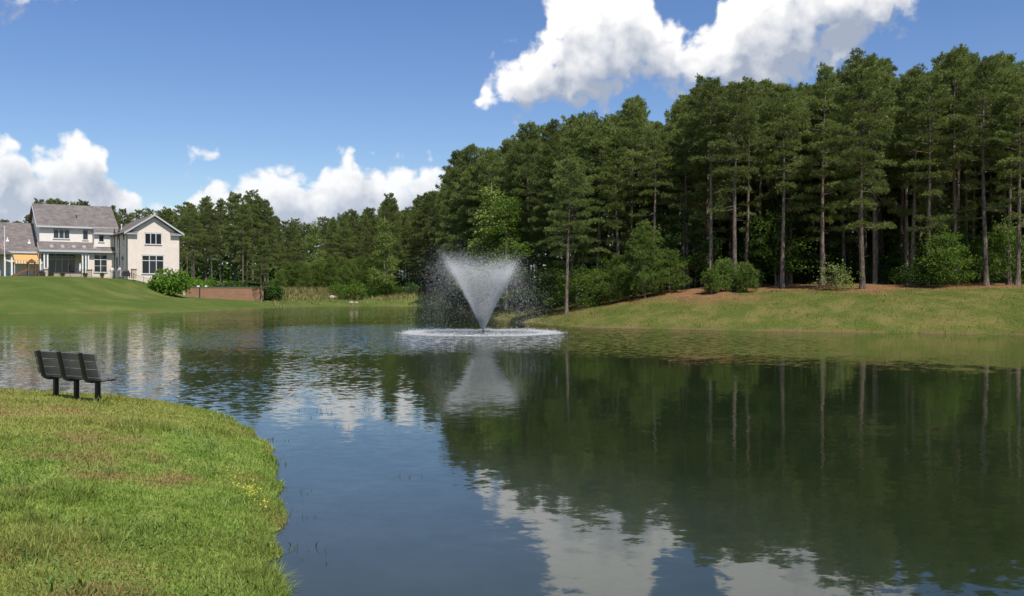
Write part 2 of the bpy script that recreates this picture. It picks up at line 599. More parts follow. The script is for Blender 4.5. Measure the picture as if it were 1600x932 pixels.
def make_water():
    m, nt, out = new_mat('pond water')
    geo = nt.new('ShaderNodeNewGeometry')
    pos = geo.outputs['Position']
    # where the surface is ruffled: round the fountain, in the breezy far arm, little elsewhere
    d = nt.vmath('DISTANCE', pos, (FOUNT[0], FOUNT[1], 0))
    wob = nt.noise(pos, .12, 2, .5)
    dd = nt.math('ADD', d, nt.math('MULTIPLY_ADD', wob, 8, -4))
    r1 = nt.maprange(dd, 25, 9)
    x, y, z = nt.sep(pos)
    r2 = nt.math('MULTIPLY', nt.maprange(y, 75, 120), nt.maprange(nt.math('ADD', x, nt.math('MULTIPLY', y, .275)), 2, -2, 1.0, 1.0))
    cat = nt.maprange(nt.noise(nt.vmath('MULTIPLY', pos, (.4, 1, 1)), .16, 3, .5), .44, .62)
    leftm = nt.math('MULTIPLY', nt.maprange(x, -1, -7), nt.math('MULTIPLY', nt.maprange(y, 16, 30), .20))
    leftm = nt.math('MULTIPLY', leftm, nt.maprange(cat, 0, 1, .45, 1.0, False))
    amp = nt.math('MAXIMUM', nt.math('MAXIMUM', nt.math('MULTIPLY', r1, .85), nt.math('MULTIPLY', r2, .40)), leftm)
    amp = nt.math('MULTIPLY_ADD', amp, .42, .016)
    amp = nt.math('MULTIPLY', amp, nt.maprange(nt.noise(pos, .5, 2, .5), .3, .7, .75, 1.25, False))
    p2 = nt.vmath('MULTIPLY', pos, (.8, 1.15, 1))
    a = nt.vmath('SUBTRACT', nt.noise(p2, 4.6, 2, .5, '3D', 'Color'), (.5, .5, .5))
    b = nt.vmath('SUBTRACT', nt.noise(p2, 15.0, 2, .5, '3D', 'Color'), (.5, .5, .5))
    sw = nt.vmath('SUBTRACT', nt.noise(pos, .6, 1, .5, '3D', 'Color'), (.5, .5, .5))
    # ring waves running out from the fountain
    v = nt.vmath('ADD', nt.vmath('MULTIPLY', a, (2, 2, 0)), nt.vmath('MULTIPLY', b, (1.1, 1.1, 0)))
    v = nt.vmath('SCALE', v, scale=amp)
    v = nt.vmath('ADD', v, nt.vmath('MULTIPLY', sw, (.010, .016, 0)))
    nrm = nt.vmath('NORMALIZE', nt.vmath('ADD', v, (0, 0, 1)))
    b = nt.new('ShaderNodeBsdfPrincipled')
    murk = nt.mix(nt.maprange(nt.noise(pos, .18, 3, .5), .35, .7), (.013, .022, .009), (.020, .029, .011))
    shoal = nt.maprange(nt.vmath('DISTANCE', pos, (-3.2, 9.0, 0)), 8.5, 1.5)
    murk = nt.mix(nt.math('MULTIPLY', shoal, nt.maprange(nt.noise(pos, .8, 4, .6), .3, .7, .65, 1.0, False)), murk, (.05, .062, .054))
    nt.put(b.inputs['Base Color'], murk)
    b.inputs['Roughness'].default_value = .035
    b.inputs['IOR'].default_value = 1.333
    nt.put(b.inputs['Normal'], nrm)
    nt.put(out.inputs[0], b.outputs[0])
    n = 40
    xs, ys = np.linspace(-140, 60, n), np.linspace(-2, 235, n)
    X, Yv = np.meshgrid(xs, ys, indexing='ij')
    V = np.stack([X.ravel(), Yv.ravel(), np.zeros(n * n)], 1)
    I = np.arange(n * n).reshape(n, n)
    Fq = np.stack([I[:-1, :-1], I[1:, :-1], I[1:, 1:], I[:-1, 1:]], -1).reshape(-1, 4)
    o = link('water', np_mesh('water', V, Fq, m))
    tag(o, 'calm green pond mirroring the woods and the clouds', 'water', kind='structure')


make_water()

# ------------------------------------------------------------------ foliage materials
def leaf_mat(name, c0, c1, trans=.35, tint=(1.15, 1.2, .7), gloss=.0):
    m, nt, out = new_mat(name)
    oi = nt.new('ShaderNodeObjectInfo')
    r = nt.attr('rnd')
    c = nt.mix(r, c0, c1)
    k = nt.maprange(oi.outputs['Random'], 0, 1, .78, 1.22, False)
    c = nt.vmath('SCALE', c, scale=k)
    d = nt.new('ShaderNodeBsdfDiffuse')
    nt.put(d.inputs[0], c)
    t = nt.new('ShaderNodeBsdfTranslucent')
    nt.put(t.inputs[0], nt.vmath('MULTIPLY', c, tint))
    mx = nt.new('ShaderNodeMixShader')
    mx.inputs[0].default_value = trans
    nt.put(mx.inputs[1], d.outputs[0])
    nt.put(mx.inputs[2], t.outputs[0])
    last = mx.outputs[0]
    if gloss:
        g = nt.new('ShaderNodeBsdfGlossy')
        g.inputs['Roughness'].default_value = .45
        m2 = nt.new('ShaderNodeMixShader')
        m2.inputs[0].default_value = gloss
        nt.put(m2.inputs[1], last)
        nt.put(m2.inputs[2], g.outputs[0])
        last = m2.outputs[0]
    nt.put(out.inputs[0], last)
    return m


def bark_mat(name, c0, c1):
    m, nt, out = new_mat(name)
    tc = nt.new('ShaderNodeTexCoord')
    oi = nt.new('ShaderNodeObjectInfo')
    v = nt.vmath('MULTIPLY', tc.outputs['Object'], (5, 5, .9))
    n = nt.noise(v, 2.2, 5, .65)
    c = nt.mix(nt.maprange(n, .35, .65), c0, c1)
    c = nt.vmath('SCALE', c, scale=nt.maprange(oi.outputs['Random'], 0, 1, .75, 1.35, False))
    b = nt.new('ShaderNodeBsdfDiffuse')
    nt.put(b.inputs[0], c)
    bp = nt.new('ShaderNodeBump')
    bp.inputs['Distance'].default_value = .05
    nt.put(bp.inputs['Height'], n)
    nt.put(b.inputs['Normal'], bp.outputs[0])
    nt.put(out.inputs[0], b.outputs[0])
    return m


M_NEEDLE = leaf_mat('pine needles', (.105, .142, .041), (.235, .275, .082), .32, gloss=.02)
M_YOUNG = leaf_mat('young pine needles', (.10, .15, .036), (.19, .255, .065), .35)
M_BARK = bark_mat('pine bark', (.085, .064, .05), (.255, .205, .165))
M_LEAF = leaf_mat('broad leaves', (.065, .12, .02), (.145, .22, .04), .42)
M_LEAF2 = leaf_mat('pale leaves', (.15, .215, .05), (.30, .365, .105), .45)
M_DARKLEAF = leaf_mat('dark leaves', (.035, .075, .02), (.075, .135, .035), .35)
M_HEDGE = leaf_mat('laurel leaves', (.09, .19, .025), (.20, .33, .05), .35)
M_LBARK = bark_mat('smooth bark', (.12, .10, .08), (.28, .25, .21))


def unit(a):
    return a / (np.linalg.norm(a, axis=-1, keepdims=True) + 1e-9)


def needle_mesh(name, C, A, rng, per=15, length=.30, width=.034, spread=.75, mat=None, key=None):
    """bursts of needles: C tuft centres, A tuft axes"""
    n = len(C)
    C = np.repeat(C, per, 0)
    A = np.repeat(A, per, 0)
    key = rng.random(n) if key is None else key
    r = np.repeat(key, per) * .6 + rng.random(n * per) * .4
    d = unit(A + rng.normal(0, spread, A.shape))
    L = length * rng.uniform(.7, 1.2, (n * per, 1))
    side = unit(np.cross(d, rng.normal(0, 1, d.shape))) * width * .5
    base = C + d * .02
    mid = C + d * L * .55
    V = np.stack([base, mid + side, C + d * L, mid - side], 1).reshape(-1, 3)
    Fq = np.arange(len(V)).reshape(-1, 4)
    return np_mesh(name, V, Fq, mat, dict(rnd=np.repeat(r, 4)))


def leaf_mesh(name, C, A, rng, size=.14, mat=None, flat=.6):
    """single leaves: two-triangle blades folded along the midrib"""
    n = len(C)
    nrm = unit(A * flat + rng.normal(0, .55, (n, 3)))
    t = unit(np.cross(nrm, rng.normal(0, 1, (n, 3))))
    b = np.cross(nrm, t)
    s = size * rng.uniform(.6, 1.25, (n, 1))
    V = np.stack([C - t * s * .5, C + b * s * .36 + nrm * s * .1, C + t * s * .5, C - b * s * .36 + nrm * s * .1], 1).reshape(-1, 3)
    I = np.arange(n) * 4
    Fq = np.stack([I, I + 1, I + 2, I + 3], 1)
    return np_mesh(name, V, Fq, mat, dict(rnd=np.repeat(rng.random(n), 4)))


def pine_proto(seed, H=20.0, start=.40, spread=2.9, droop=0.0, sprays=5):
    """meshes of one loblolly pine: trunk, limbs, crown"""
    rng = np.random.default_rng(seed)
    tr = MB()
    ph = rng.uniform(0, 6.28, 2)
    lean = rng.normal(0, .012, 2)

    def axis(h):
        return np.array([lean[0] * h + .10 * math.sin(h * .22 + ph[0]), lean[1] * h + .10 * math.sin(h * .19 + ph[1]), h])
    a0 = axis(0)

    def ax(h):
        q = axis(h) - a0
        q[2] = h
        return q
    hs = np.concatenate([[-.4, 0, .25, .7], np.linspace(1.6, H * .985, 16)])
    rr = [(.195 * (1 - (max(h, 0) / H) ** 1.15) + .02) * (1 + .55 * math.exp(-max(h, 0) / .35)) for h in hs]
    tr.tube([ax(max(h, 0)) + (np.array([0, 0, h]) if h < 0 else 0) for h in hs], rr, 9)
    lb = MB()
    C, A, K = [], [], []

    def limb(h, L, th, up, f, fan):
        d = np.array([math.cos(th), math.sin(th), up])
        lat = np.array([-d[1], d[0], 0])
        p0 = ax(h)
        p1 = p0 + d * L * .5 + np.array([0, 0, -.04 * L])
        p2 = p0 + d * L + np.array([0, 0, .10 * L])
        lb.tube([p0, p1, p2], [.045 * (1 - .6 * f) + .008, .028 * (1 - .5 * f) + .006, .008], 4, cap=False)
        key = rng.random()
        # the needles of one limb lie in a flat, slightly domed fan
        n = int(fan * (8 + 30 * L))
        t = .32 + .72 * rng.random(n) ** .75
        w = .50 * L * np.sin(np.pi * np.clip(t * .86, 0, 1)) + .12
        q = rng.uniform(-1, 1, n)
        P = p0 + d * (L * t)[:, None] + lat * (q * w)[:, None]
        P[:, 2] += .10 * L * t - .12 * L * q * q + rng.normal(.02, .075, n)
        P += rng.normal(0, .05, (n, 3))
        C.append(P)
        A.append(unit(d * .55 + lat * (q * .55)[:, None] + np.array([0, 0, .62]) + rng.normal(0, .15, (n, 3))))
        K.append(np.full(n, key))
        for k in range(2):
            tt = rng.uniform(.4, .8)
            b0 = p0 + (p2 - p0) * tt
            lb.tube([b0, b0 + d * L * .25 + lat * (.35 * L if k else -.35 * L)], [.012, .005], 3, cap=False)

    h = H * start
    f = 0.0
    th = rng.uniform(0, 6.28)
    while h < H * .975:
        f = (h / H - start) / (1 - start)
        prof = min(1.0, .62 + 1.3 * f) * (1 - f ** 2.1) ** .8 + .13
        nw = int(rng.integers(3, 6)) if f > .12 else int(rng.integers(1, 4))
        for k in range(nw):
            L = spread * prof * rng.uniform(.62, 1.18)
            up = -.16 + .95 * f ** 1.5 + rng.normal(0, .10) - droop * (1 - f)
            limb(h + rng.normal(0, .12), L, th + k * 6.283 / nw + rng.normal(0, .25), up, f, 1.0)
        th += 1.1 + rng.normal(0, .3)
        h += rng.uniform(.62, 1.05) * (1.25 - .55 * f)
    # single sprays low on the stem, and dead snags
    for i in range(sprays):
        hh = H * rng.uniform(start * .62, start)
        limb(hh, rng.uniform(1.4, 2.5), rng.uniform(0, 6.28), rng.uniform(-.2, .1), 0, .8)
    for i in range(int(rng.integers(5, 10))):
        hh = H * rng.uniform(start * .35, start * 1.05)
        a = rng.uniform(0, 6.28)
        L = rng.uniform(.4, 1.5)
        p0 = ax(hh)
        lb.tube([p0, p0 + np.array([math.cos(a) * L, math.sin(a) * L, rng.uniform(-.25, .3) * L])], [.022, .006], 3, cap=False)
    m = 22
    hh = rng.uniform(H * .94, H, m)
    C.append(np.array([ax(q) for q in hh]) + rng.normal(0, .13, (m, 3)))
    A.append(unit(rng.normal(0, .45, (m, 3)) + np.array([0, 0, .9])))
    K.append(np.full(m, .7))
    crown = needle_mesh('crown', np.concatenate(C), np.concatenate(A), rng, 10, .31, .042, .55, M_NEEDLE, np.concatenate(K))
    return tr.mesh('trunk', M_BARK, smooth=True), lb.mesh('limbs', M_BARK), crown


def young_pine_proto(seed, H=4.0, w=1.5, mat=None):
    rng = np.random.default_rng(seed)
    tr = MB()
    tr.tube([(0, 0, -.2), (0, 0, .2), (.03, .02, H * .5), (0, 0, H)], [.07, .06, .035, .008], 7)
    lb = MB()
    C, A = [], []
    n = int(16 + H * 7)
    for i in range(n):
        f = i / (n - 1)
        h = H * (.06 + .92 * f)
        L = w * (1 - f) ** .75 * rng.uniform(.6, 1.15) * (.75 + .25 * min(1, f * 5)) + .12
        th = i * 2.4 + rng.normal(0, .3)
        d = np.array([math.cos(th), math.sin(th), .25 + .5 * f])
        p0, p2 = np.array([0, 0, h]), np.array([0, 0, h]) + d * L
        lb.tube([p0, p2], [.018, .005], 3, cap=False)
        for k in range(int(2 + L * 4.5)):
            t = rng.uniform(.25, 1.05)
            m = 6
            off = rng.normal(0, .13, (m, 3))
            C.append(p0 + d * L * t + off + np.array([-d[1], d[0], 0]) * rng.normal(0, .22 * L))
            A.append(unit(d * .8 + rng.normal(0, .4, (m, 3)) + np.array([0, 0, .5])))
    crown = needle_mesh('crown', np.concatenate(C), np.concatenate(A), rng, 11, .22, .030, .7, mat or M_YOUNG)
    return tr.mesh('trunk', M_BARK), lb.mesh('limbs', M_BARK), crown


def broad_proto(seed, H=9.0, w=2.6, start=.12, size=.17, mat=None, n_limb=26, per=150, point=.7):
    """upright leafy tree: trunk, limbs, crown of separate leaves in sprays"""
    rng = np.random.default_rng(seed)
    tr = MB()
    k = rng.normal(0, .15, (3, 2))
    tr.tube([(0, 0, -.3), (0, 0, .1), (k[0, 0], k[0, 1], H * .35), (k[1, 0], k[1, 1], H * .7), (0, 0, H * .98)], [.02 * H, .016 * H, .011 * H, .006 * H, .01], 8)
    lb = MB()
    C, A = [], []
    for i in range(n_limb):
        f = (i + rng.uniform(-.3, .3)) / n_limb
        f = min(max(f, 0), .98)
        h = H * (start + (.95 - start) * f)
        prof = math.sin(math.pi * (.22 + .78 * f) ** point) ** .8 + .12
        L = w * prof * rng.uniform(.6, 1.2)
        th = i * 2.39996 + rng.normal(0, .4)
        d = np.array([math.cos(th), math.sin(th), .25 + .5 * f])
        p0 = np.array([0, 0, h])
        p1, p2 = p0 + d * L * .5, p0 + d * L + np.array([0, 0, -.10 * L])
        lb.tube([p0, p1, p2], [.035, .022, .006], 4, cap=False)
        for j in range(int(3 + L * 2)):
            t = rng.uniform(.3, 1.0)
            q = p0 + (p2 - p0) * t + np.array([-d[1], d[0], 0]) * rng.normal(0, .30 * L) + np.array([0, 0, rng.normal(0, .18)])
            lb.tube([p0 + (p2 - p0) * t * .85, q], [.010, .004], 3, cap=False)
            m = int(per / (3 + L * 2) * L / w * 1.3) + 6
            off = rng.normal(0, 1, (m, 3)) * np.array([.34, .34, .16])
            C.append(q + off)
            A.append(np.tile(np.array([d[0] * .3, d[1] * .3, 1.0]), (m, 1)))
    crown = leaf_mesh('crown', np.concatenate(C), np.concatenate(A), rng, size, mat or M_LEAF)
    return tr.mesh('trunk', M_LBARK, smooth=True), lb.mesh('limbs', M_LBARK), crown


def shrub_proto(seed, rx=1.5, h=1.8, n=1500, size=.13, mat=None, lumps=9):
    """bush: stems from the ground and a lumpy shell of leaves"""
    rng = np.random.default_rng(seed)
    st = MB()
    C, A = [], []
    for i in range(lumps):
        th = i * 2.4 + rng.normal(0, .3)
        rr = rx * .62 * math.sqrt((i + .5) / lumps)
        z = h * (.82 - .42 * (rr / rx) ** 2) * rng.uniform(.62, 1.0)
        c = np.array([math.cos(th) * rr, math.sin(th) * rr, z * .68])
        st.tube([(c[0] * .15, c[1] * .15, -.1), c * np.array([.6, .6, .5]), c], [.03, .02, .008], 4, cap=False)
        rad = np.array([rx * .46, rx * .46, z * .46]) * rng.uniform(.8, 1.15)
        m = n // lumps
        d = unit(rng.normal(0, 1, (m, 3)) + np.array([0, 0, .25]))
        rr_ = rng.uniform(.55, 1.06, (m, 1)) ** .6
        C.append(c + d * rad * rr_)
        A.append(d * .8 + np.array([0, 0, .6]))
    m = n // 5
    th = rng.uniform(0, 6.28, m)
    q = rng.uniform(.3, 1, m)
    C.append(np.stack([np.cos(th) * rx * q, np.sin(th) * rx * q, rng.uniform(.05, .5, m) * h], 1))
    A.append(np.stack([np.cos(th), np.sin(th), np.full(m, .5)], 1))
    return st.mesh('stems', M_LBARK), leaf_mesh('foliage', np.concatenate(C), np.concatenate(A), rng, size, mat or M_LEAF)


def place(name, names, meshes, x, y, sc=1.0, rz=0.0, z=None, label=None, cat='tree', group=None):
    r = empty(name, (x, y, gz(x, y) if z is None else z), rz, sc)
    for n, me in zip(names, meshes):
        c = link(n, me, r)
        if n in ('limbs', 'stems'):
            c['kind'] = 'stuff'
    tag(r, label, cat, group)
    return r


TN = ('trunk', 'limbs', 'crown')
PINES = [pine_proto(11, start=.37, spread=2.5), pine_proto(12, start=.42, spread=2.3), pine_proto(13, start=.34, spread=2.7), pine_proto(14, start=.46, spread=2.2, sprays=3),
         pine_proto(15, start=.39, spread=2.6, droop=.12), pine_proto(16, start=.31, spread=2.5), pine_proto(17, start=.50, spread=2.4, sprays=3),
         pine_proto(18, start=.44, spread=1.9, sprays=7), pine_proto(19, start=.36, spread=2.8, droop=.22, sprays=6)]
EDGE = [pine_proto(21, start=.22, spread=3.3, droop=.1), pine_proto(22, start=.18, spread=3.2)]

DEEP = [pine_proto(31, start=.56, spread=2.3, sprays=2), pine_proto(32, start=.62, spread=2.5, sprays=3), pine_proto(33, start=.52, spread=2.1, sprays=4)]

PROFILE = [(-400, 340), (0, 338), (30, 335), (50, 325), (62, 303), (90, 305), (130, 309), (165, 315), (200, 318), (240, 316), (262, 318), (275, 326), (290, 308), (330, 302), (350, 306), (375, 296), (400, 293),
           (415, 305), (425, 330), (445, 336), (500, 335), (530, 325), (560, 318), (590, 318), (607, 298), (620, 313), (650, 305), (688, 288), (696, 252), (735, 223), (760, 228), (790, 212), (830, 190), (880, 185),
           (920, 172), (953, 188), (985, 148), (1018, 184), (1046, 186), (1070, 142), (1100, 121), (1150, 119), (1200, 122), (1240, 118), (1280, 95), (1320, 105), (1350, 78), (1385, 92), (1430, 102), (1490, 68),
           (1530, 85), (1600, 77), (2200, 60)]
PU, PV = [p[0] for p in PROFILE], [p[1] for p in PROFILE]


def top_height(u, Y, drop=0.0):
    """height over the water of the skyline at column u for something Y away"""
    return EYE + (HOR - np.interp(u, PU, PV) - drop - 5) * Y / F


rngP = np.random.default_rng(5)

# landmarks along the woods, by column: what a tree deeper in stands behind
MARKS = [(250, 'behind the gabled wing of the house'), (330, 'behind the brick wall start'), (425, 'behind the brick wall end'), (470, 'above the house end of the far thicket'), (530, 'above the middle of the far thicket'),
         (590, 'above the big rounded far bush'), (660, 'above the sandy spit at the pond end'), (720, 'beyond the spray on the far side'), (780, 'directly behind the fountain jet'), (840, 'behind the pale leafy tree'),
         (900, 'behind the slim bare trunk'), (960, 'behind the reddish trunk'), (1040, 'behind the large bushy young pine'), (1110, 'behind the glossy leafy shrub'), (1190, 'behind the round light bush'),
         (1250, 'behind the lone pine on the straw'), (1320, 'behind the pale sapling'), (1400, 'behind the stout grey pine'), (1510, 'behind the large leafy shrub'), (1570, 'behind the thick flaring trunk'), (9999, 'at the picture edge past the thick flaring trunk')]


def where(x, Y):
    u = x / Y * F + 800
    return next(m for k, m in MARKS if u < k)


def put_pine(u, Y, label, group=None, proto=None, drop=0.0, x=None, name='pine_tree', maxh=24.0):
    x = at(u, Y) if x is None else x
    z = gz(x, Y)
    H = min(maxh, max(9.0, top_height(u, Y, drop) - z))
    me = PINES[int(rngP.integers(len(PINES)))] if proto is None else proto
    s = H / 20.0
    w = s * rngP.uniform(.92, 1.08) if s > .8 else s ** .7
    return place(name, TN, me, x, Y, (w, w, s), rngP.uniform(0, 6.28), z - .05, label, 'tree', group)


# ---- pines whose trunks can be told apart along the front of the woods
HERO = [
    (1590, 69, 4, 'slim pale-trunked pine at the picture edge beyond the big leafy shrub', 1, 30),
    (1541, 70, 0, 'thick flaring grey pine trunk standing just past the big leafy shrub', 3, 6),
    (1494, 76, 0, 'pine with the highest tip of the woods, behind the big leafy shrub', 1, 0),
    (1470, 78, 0, 'pine with reddish sunlit upper trunk rising out of the leafy shrub', 6, 14),
    (1424, 76, 0, 'slender straight pine between the lone foreground trunk and the leafy shrub', 3, 8),
    (1348, 71, 0, 'stout grey pine at the edge of the grass beside the pale sapling', 0, 0),
    (1284, 77, 0, 'tall pine rising behind the pale green sapling', 3, 3),
    (1222, 75.5, 0, 'slender pine standing alone on the orange pine straw', 6, 10),
    (1186, 83, 0, 'pine half hidden behind the round light bush', 1, 5),
    (1148, 73.5, 0, 'grey pine whose foot touches the round light bush', 6, 8),
    (1104, 80, 0, 'pine behind the pair of small dark bushy pines', 2, 0),
    (1066, 82, 0, 'pine with rounded crown just past the gap in the skyline', 4, 0),
    (1032, 84, 0, 'pine behind the edge of the bushy young pine', 0, 14),
    (985, 84, 0, 'pine with an open pointed top standing above its neighbours', 5, 0),
    (970, 81, 0, 'pine with thin twin stems showing above the young pine', 3, 40),
    (932, 82, 0, 'reddish pine trunk between the young pine and the slim bare trunk', 2, 6),
    (885, 76.5, 0, 'slim bare pine trunk at the grass edge next to the fountain', 6, 62),
    (905, 88, 0, 'full crowned pine behind the slim bare trunk', 0, 0),
    (862, 92, 0, 'pine leaning over the low maple leaves beside the fountain', 5, 2),
    (828, 97, 0, 'dense pine behind the fountain spray', 2, 0),
    (796, 104, 0, 'pine at the shoulder of the pale leafy tree', 1, 4),
    (764, 113, 0, 'pine directly above the fountain jet', 4, 0),
    (735, 119, 0, 'pine with rounded top at the step in the skyline', 5, 0),
    (722, 126, 0, 'outermost tall pine where the skyline steps down', 2, 0),
    (672, 199, 0, 'lower pine just beyond the step in the skyline', 4, 0),
    (607, 196, 0, 'thin pine poking above the far treeline', 1, 0),
]
HX = []
for (u, Y, _, lab, pi, drop) in HERO:
    put_pine(u, Y, lab, None, PINES[pi], drop)
    HX.append((at(u, Y), Y))

# ---- the crowd behind them
n_deep = 0
tries = 0
while n_deep < 225 and tries < 20000:
    tries += 1
    f = rngP.random()
    # along the front of the woods, then back from it
    if f < .68:
        Y = rngP.uniform(72, 128)
        u = rngP.uniform(640, 1720)
    else:
        Y = rngP.uniform(125, 262)
        u = rngP.uniform(425, 730)
    x = at(u, Y)
    d = float(sdf(WOOD, np.array([x]), np.array([Y]))[0])
    if d > -2.2 or d < -(34 if Y < 130 else 40):
        continue
    lim = 2.5 if Y < 125 else 4.0
    if any((x - a) ** 2 + (Y - b) ** 2 < lim * lim for a, b in HX):
        continue
    HX.append((x, Y))
    n_deep += 1
    if Y < 125:
        put_pine(u, Y, 'tall pine crowded deep in the woods ' + where(x, Y), 'deep pines ' + where(x, Y), DEEP[n_deep % 3] if n_deep % 5 else None, rngP.uniform(4, 34))
    else:
        put_pine(u, Y, 'far pine in the treeline ' + where(x, Y), 'far pines ' + where(x, Y), None if rngP.random() < .6 else EDGE[int(rngP.integers(2))], rngP.uniform(0, 22))

# ---- edge of the woods from the fountain round to the far end: crowns down to the ground
EB = [(3.6, 84), (1.2, 92), (-1, 99), (-3, 105), (-4.6, 111), (-6, 117), (-7.2, 123), (-8.2, 130), (-8.8, 138), (-9.2, 146), (-9.6, 154), (-10.2, 163), (-11, 171), (-12.4, 180), (-14.5, 188), (-18, 195), (-22, 201), (-27, 206),
      (-33, 209), (-39, 212), (-45, 216), (-52, 222), (-58, 229)]
for i, (x, Y) in enumerate(EB):
    x += max(1.6, float(rngP.normal(2.2, .8)))
    u = x / Y * F + 800
    put_pine(u, Y, 'pine branched to the ground ' + where(x, Y), 'low-branched pines ' + where(x, Y), EDGE[i % 2], float(rngP.uniform(12, 60)))
    HX.append((x, Y))

# ---- pines by the house
LEFTP = [
    (292, 168, 'pine closest to the gable wing of the house', 1, 4), (303, 158, 'twin-trunked looking pine behind the bright bush', 6, 10), (318, 166, 'rounded pine behind the low brick wall', 5, 0),
    (331, 160, 'pine with bare lower trunk above the middle of the brick wall', 6, 14), (347, 170, 'pine set back behind the brick wall, a little lower than its neighbours', 3, 2),
    (368, 166, 'broad crowned pine over the end of the brick wall', 2, 0), (380, 161, 'dark straight pine trunk above the brick wall', 6, 20), (394, 168, 'tallest pine beside the house', 0, 0),
    (408, 154, 'short dark pine at the far end of the brick wall', 5, 66), (414, 170, 'outermost pine of the clump beside the house', 4, 2),
]
for (u, Y, lab, pi, drop) in LEFTP:
    put_pine(u, Y + 11, lab, None, PINES[pi], drop)
for i, (u, Y) in enumerate([(-60, 225), (-30, 228), (-8, 222), (10, 226), (28, 220), (44, 225), (66, 216), (78, 222), (90, 214), (103, 220), (116, 217), (130, 222), (146, 216), (160, 222), (175, 214), (190, 220),
                            (205, 212), (219, 218), (234, 208), (247, 215), (260, 205), (272, 212), (284, 200), (300, 205), (322, 208), (345, 204), (366, 210), (386, 206), (404, 212), (418, 208), (255, 228), (180, 232), (95, 232)]):
    hw = 'low wing roof of the house' if u < 56 else 'main ridge of the house' if u < 172 else 'gabled wing of the house' if u < 285 else 'pine clump beside the house'
    put_pine(u, Y, 'dark pine rising over the ' + hw, 'pines over the ' + hw, PINES[i % 9] if i % 3 else EDGE[i % 2], float(rngP.uniform(0, 10)))

# ---- undergrowth inside the woods
SN = ('stems', 'foliage')
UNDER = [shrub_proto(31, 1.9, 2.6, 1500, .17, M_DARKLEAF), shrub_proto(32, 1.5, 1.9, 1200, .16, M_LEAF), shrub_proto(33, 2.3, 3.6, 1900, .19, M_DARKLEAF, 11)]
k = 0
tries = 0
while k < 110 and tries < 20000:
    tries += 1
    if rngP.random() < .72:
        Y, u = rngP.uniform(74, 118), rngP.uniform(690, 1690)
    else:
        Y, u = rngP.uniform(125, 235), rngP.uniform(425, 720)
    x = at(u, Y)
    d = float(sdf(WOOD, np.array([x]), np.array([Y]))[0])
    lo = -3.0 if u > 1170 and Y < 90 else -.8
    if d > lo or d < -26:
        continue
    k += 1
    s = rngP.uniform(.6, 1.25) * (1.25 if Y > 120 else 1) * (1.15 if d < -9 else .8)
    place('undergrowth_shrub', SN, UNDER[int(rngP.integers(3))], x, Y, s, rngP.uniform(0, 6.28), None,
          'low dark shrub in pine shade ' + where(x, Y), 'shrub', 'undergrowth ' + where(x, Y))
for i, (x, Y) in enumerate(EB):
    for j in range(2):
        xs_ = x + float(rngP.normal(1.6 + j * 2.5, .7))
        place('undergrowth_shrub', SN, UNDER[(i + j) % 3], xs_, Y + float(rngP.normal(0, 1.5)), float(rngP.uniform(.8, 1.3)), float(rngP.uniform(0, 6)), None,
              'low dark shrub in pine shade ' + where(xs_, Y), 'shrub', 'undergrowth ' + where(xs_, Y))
# small leafy trees under the canopy
SUB = [broad_proto(41, 6.5, 2.0, .15, .20, M_DARKLEAF, 20, 120), broad_proto(42, 5.0, 1.8, .15, .19, M_LEAF, 18, 110)]
for i in range(60):
    for _ in range(60):
        if i % 3:
            Y, u = rngP.uniform(76, 112), rngP.uniform(700, 1680)
        else:
            Y, u = rngP.uniform(128, 230), rngP.uniform(430, 720)
        x = at(u, Y)
        d = float(sdf(WOOD, np.array([x]), np.array([Y]))[0])
        if -24 < d < -3.5:
            break
    place('understory_tree', TN, SUB[i % 2], x, Y, rngP.uniform(.7, 1.3), rngP.uniform(0, 6.28), None, 'small leafy tree in pine shade ' + where(x, Y), 'tree', 'leafy trees ' + where(x, Y))

# ---- plants that stand out along the edge
big = broad_proto(51, 12.0, 2.9, .06, .20, M_LEAF, 40, 230, .62)
place('sweetgum_tree', TN, big, at(792, 93.5), 93.5, (1.15, 1.15, .95), .4, None, 'leafy light green tree with narrow pointed top behind the fountain', 'tree')
pal = broad_proto(52, 11.0, 1.5, .1, .20, M_LEAF2, 30, 170, .6)
place('tulip_tree', TN, pal, at(768, 95), 95, (1.5, 1.5, 1.2), 1.4, None, 'narrow pale silvery green leafy tree against the dark pines', 'tree')
place('tulip_tree', TN, pal, at(601, 186), 186, (1.5, 1.5, 1.45), 2.0, None, 'pale leafy tree among the far pines above the pond end', 'tree')
place('tulip_tree', TN, pal, at(491, 205), 205, (1.3, 1.3, 1.4), .7, None, 'pale narrow leafy tree far off above the young pine thicket', 'tree')
place('tulip_tree', TN, pal, at(1085, 90), 90, (1.2, 1.2, .75), .2, None, 'pale leafy tree glimpsed between trunks behind the dark bushy pines', 'tree')
yp = young_pine_proto(61, 5.2, 2.0, M_YOUNG)
place('young_pine', TN, yp, at(1008, 75), 75, 1.12, 0, None, 'large bushy young pine on the grass edge past the fountain', 'tree')
yp2 = young_pine_proto(62, 3.6, 1.6, M_YOUNG)
place('young_pine', TN, yp2, at(966, 76), 76, 1.0, .5, None, 'low young pine hugging the fountain side of the large bushy one', 'tree')
place('young_pine', TN, yp2, at(1046, 75.5), 75.5, (1.1, 1.1, .9), 2.5, None, 'low spreading young pine on the far side of the large bushy one', 'tree')
yp3 = young_pine_proto(63, 2.0, 1.05, M_YOUNG)
place('young_pine', TN, yp3, at(1112, 72.5), 72.5, .85, .5, None, 'small dark bushy pine, the lower of the pair beside the grey trunk', 'tree')
place('young_pine', TN, yp3, at(1134, 73.5), 73.5, 1.1, 3.5, None, 'small dark bushy pine, the taller of the pair beside the grey trunk', 'tree')
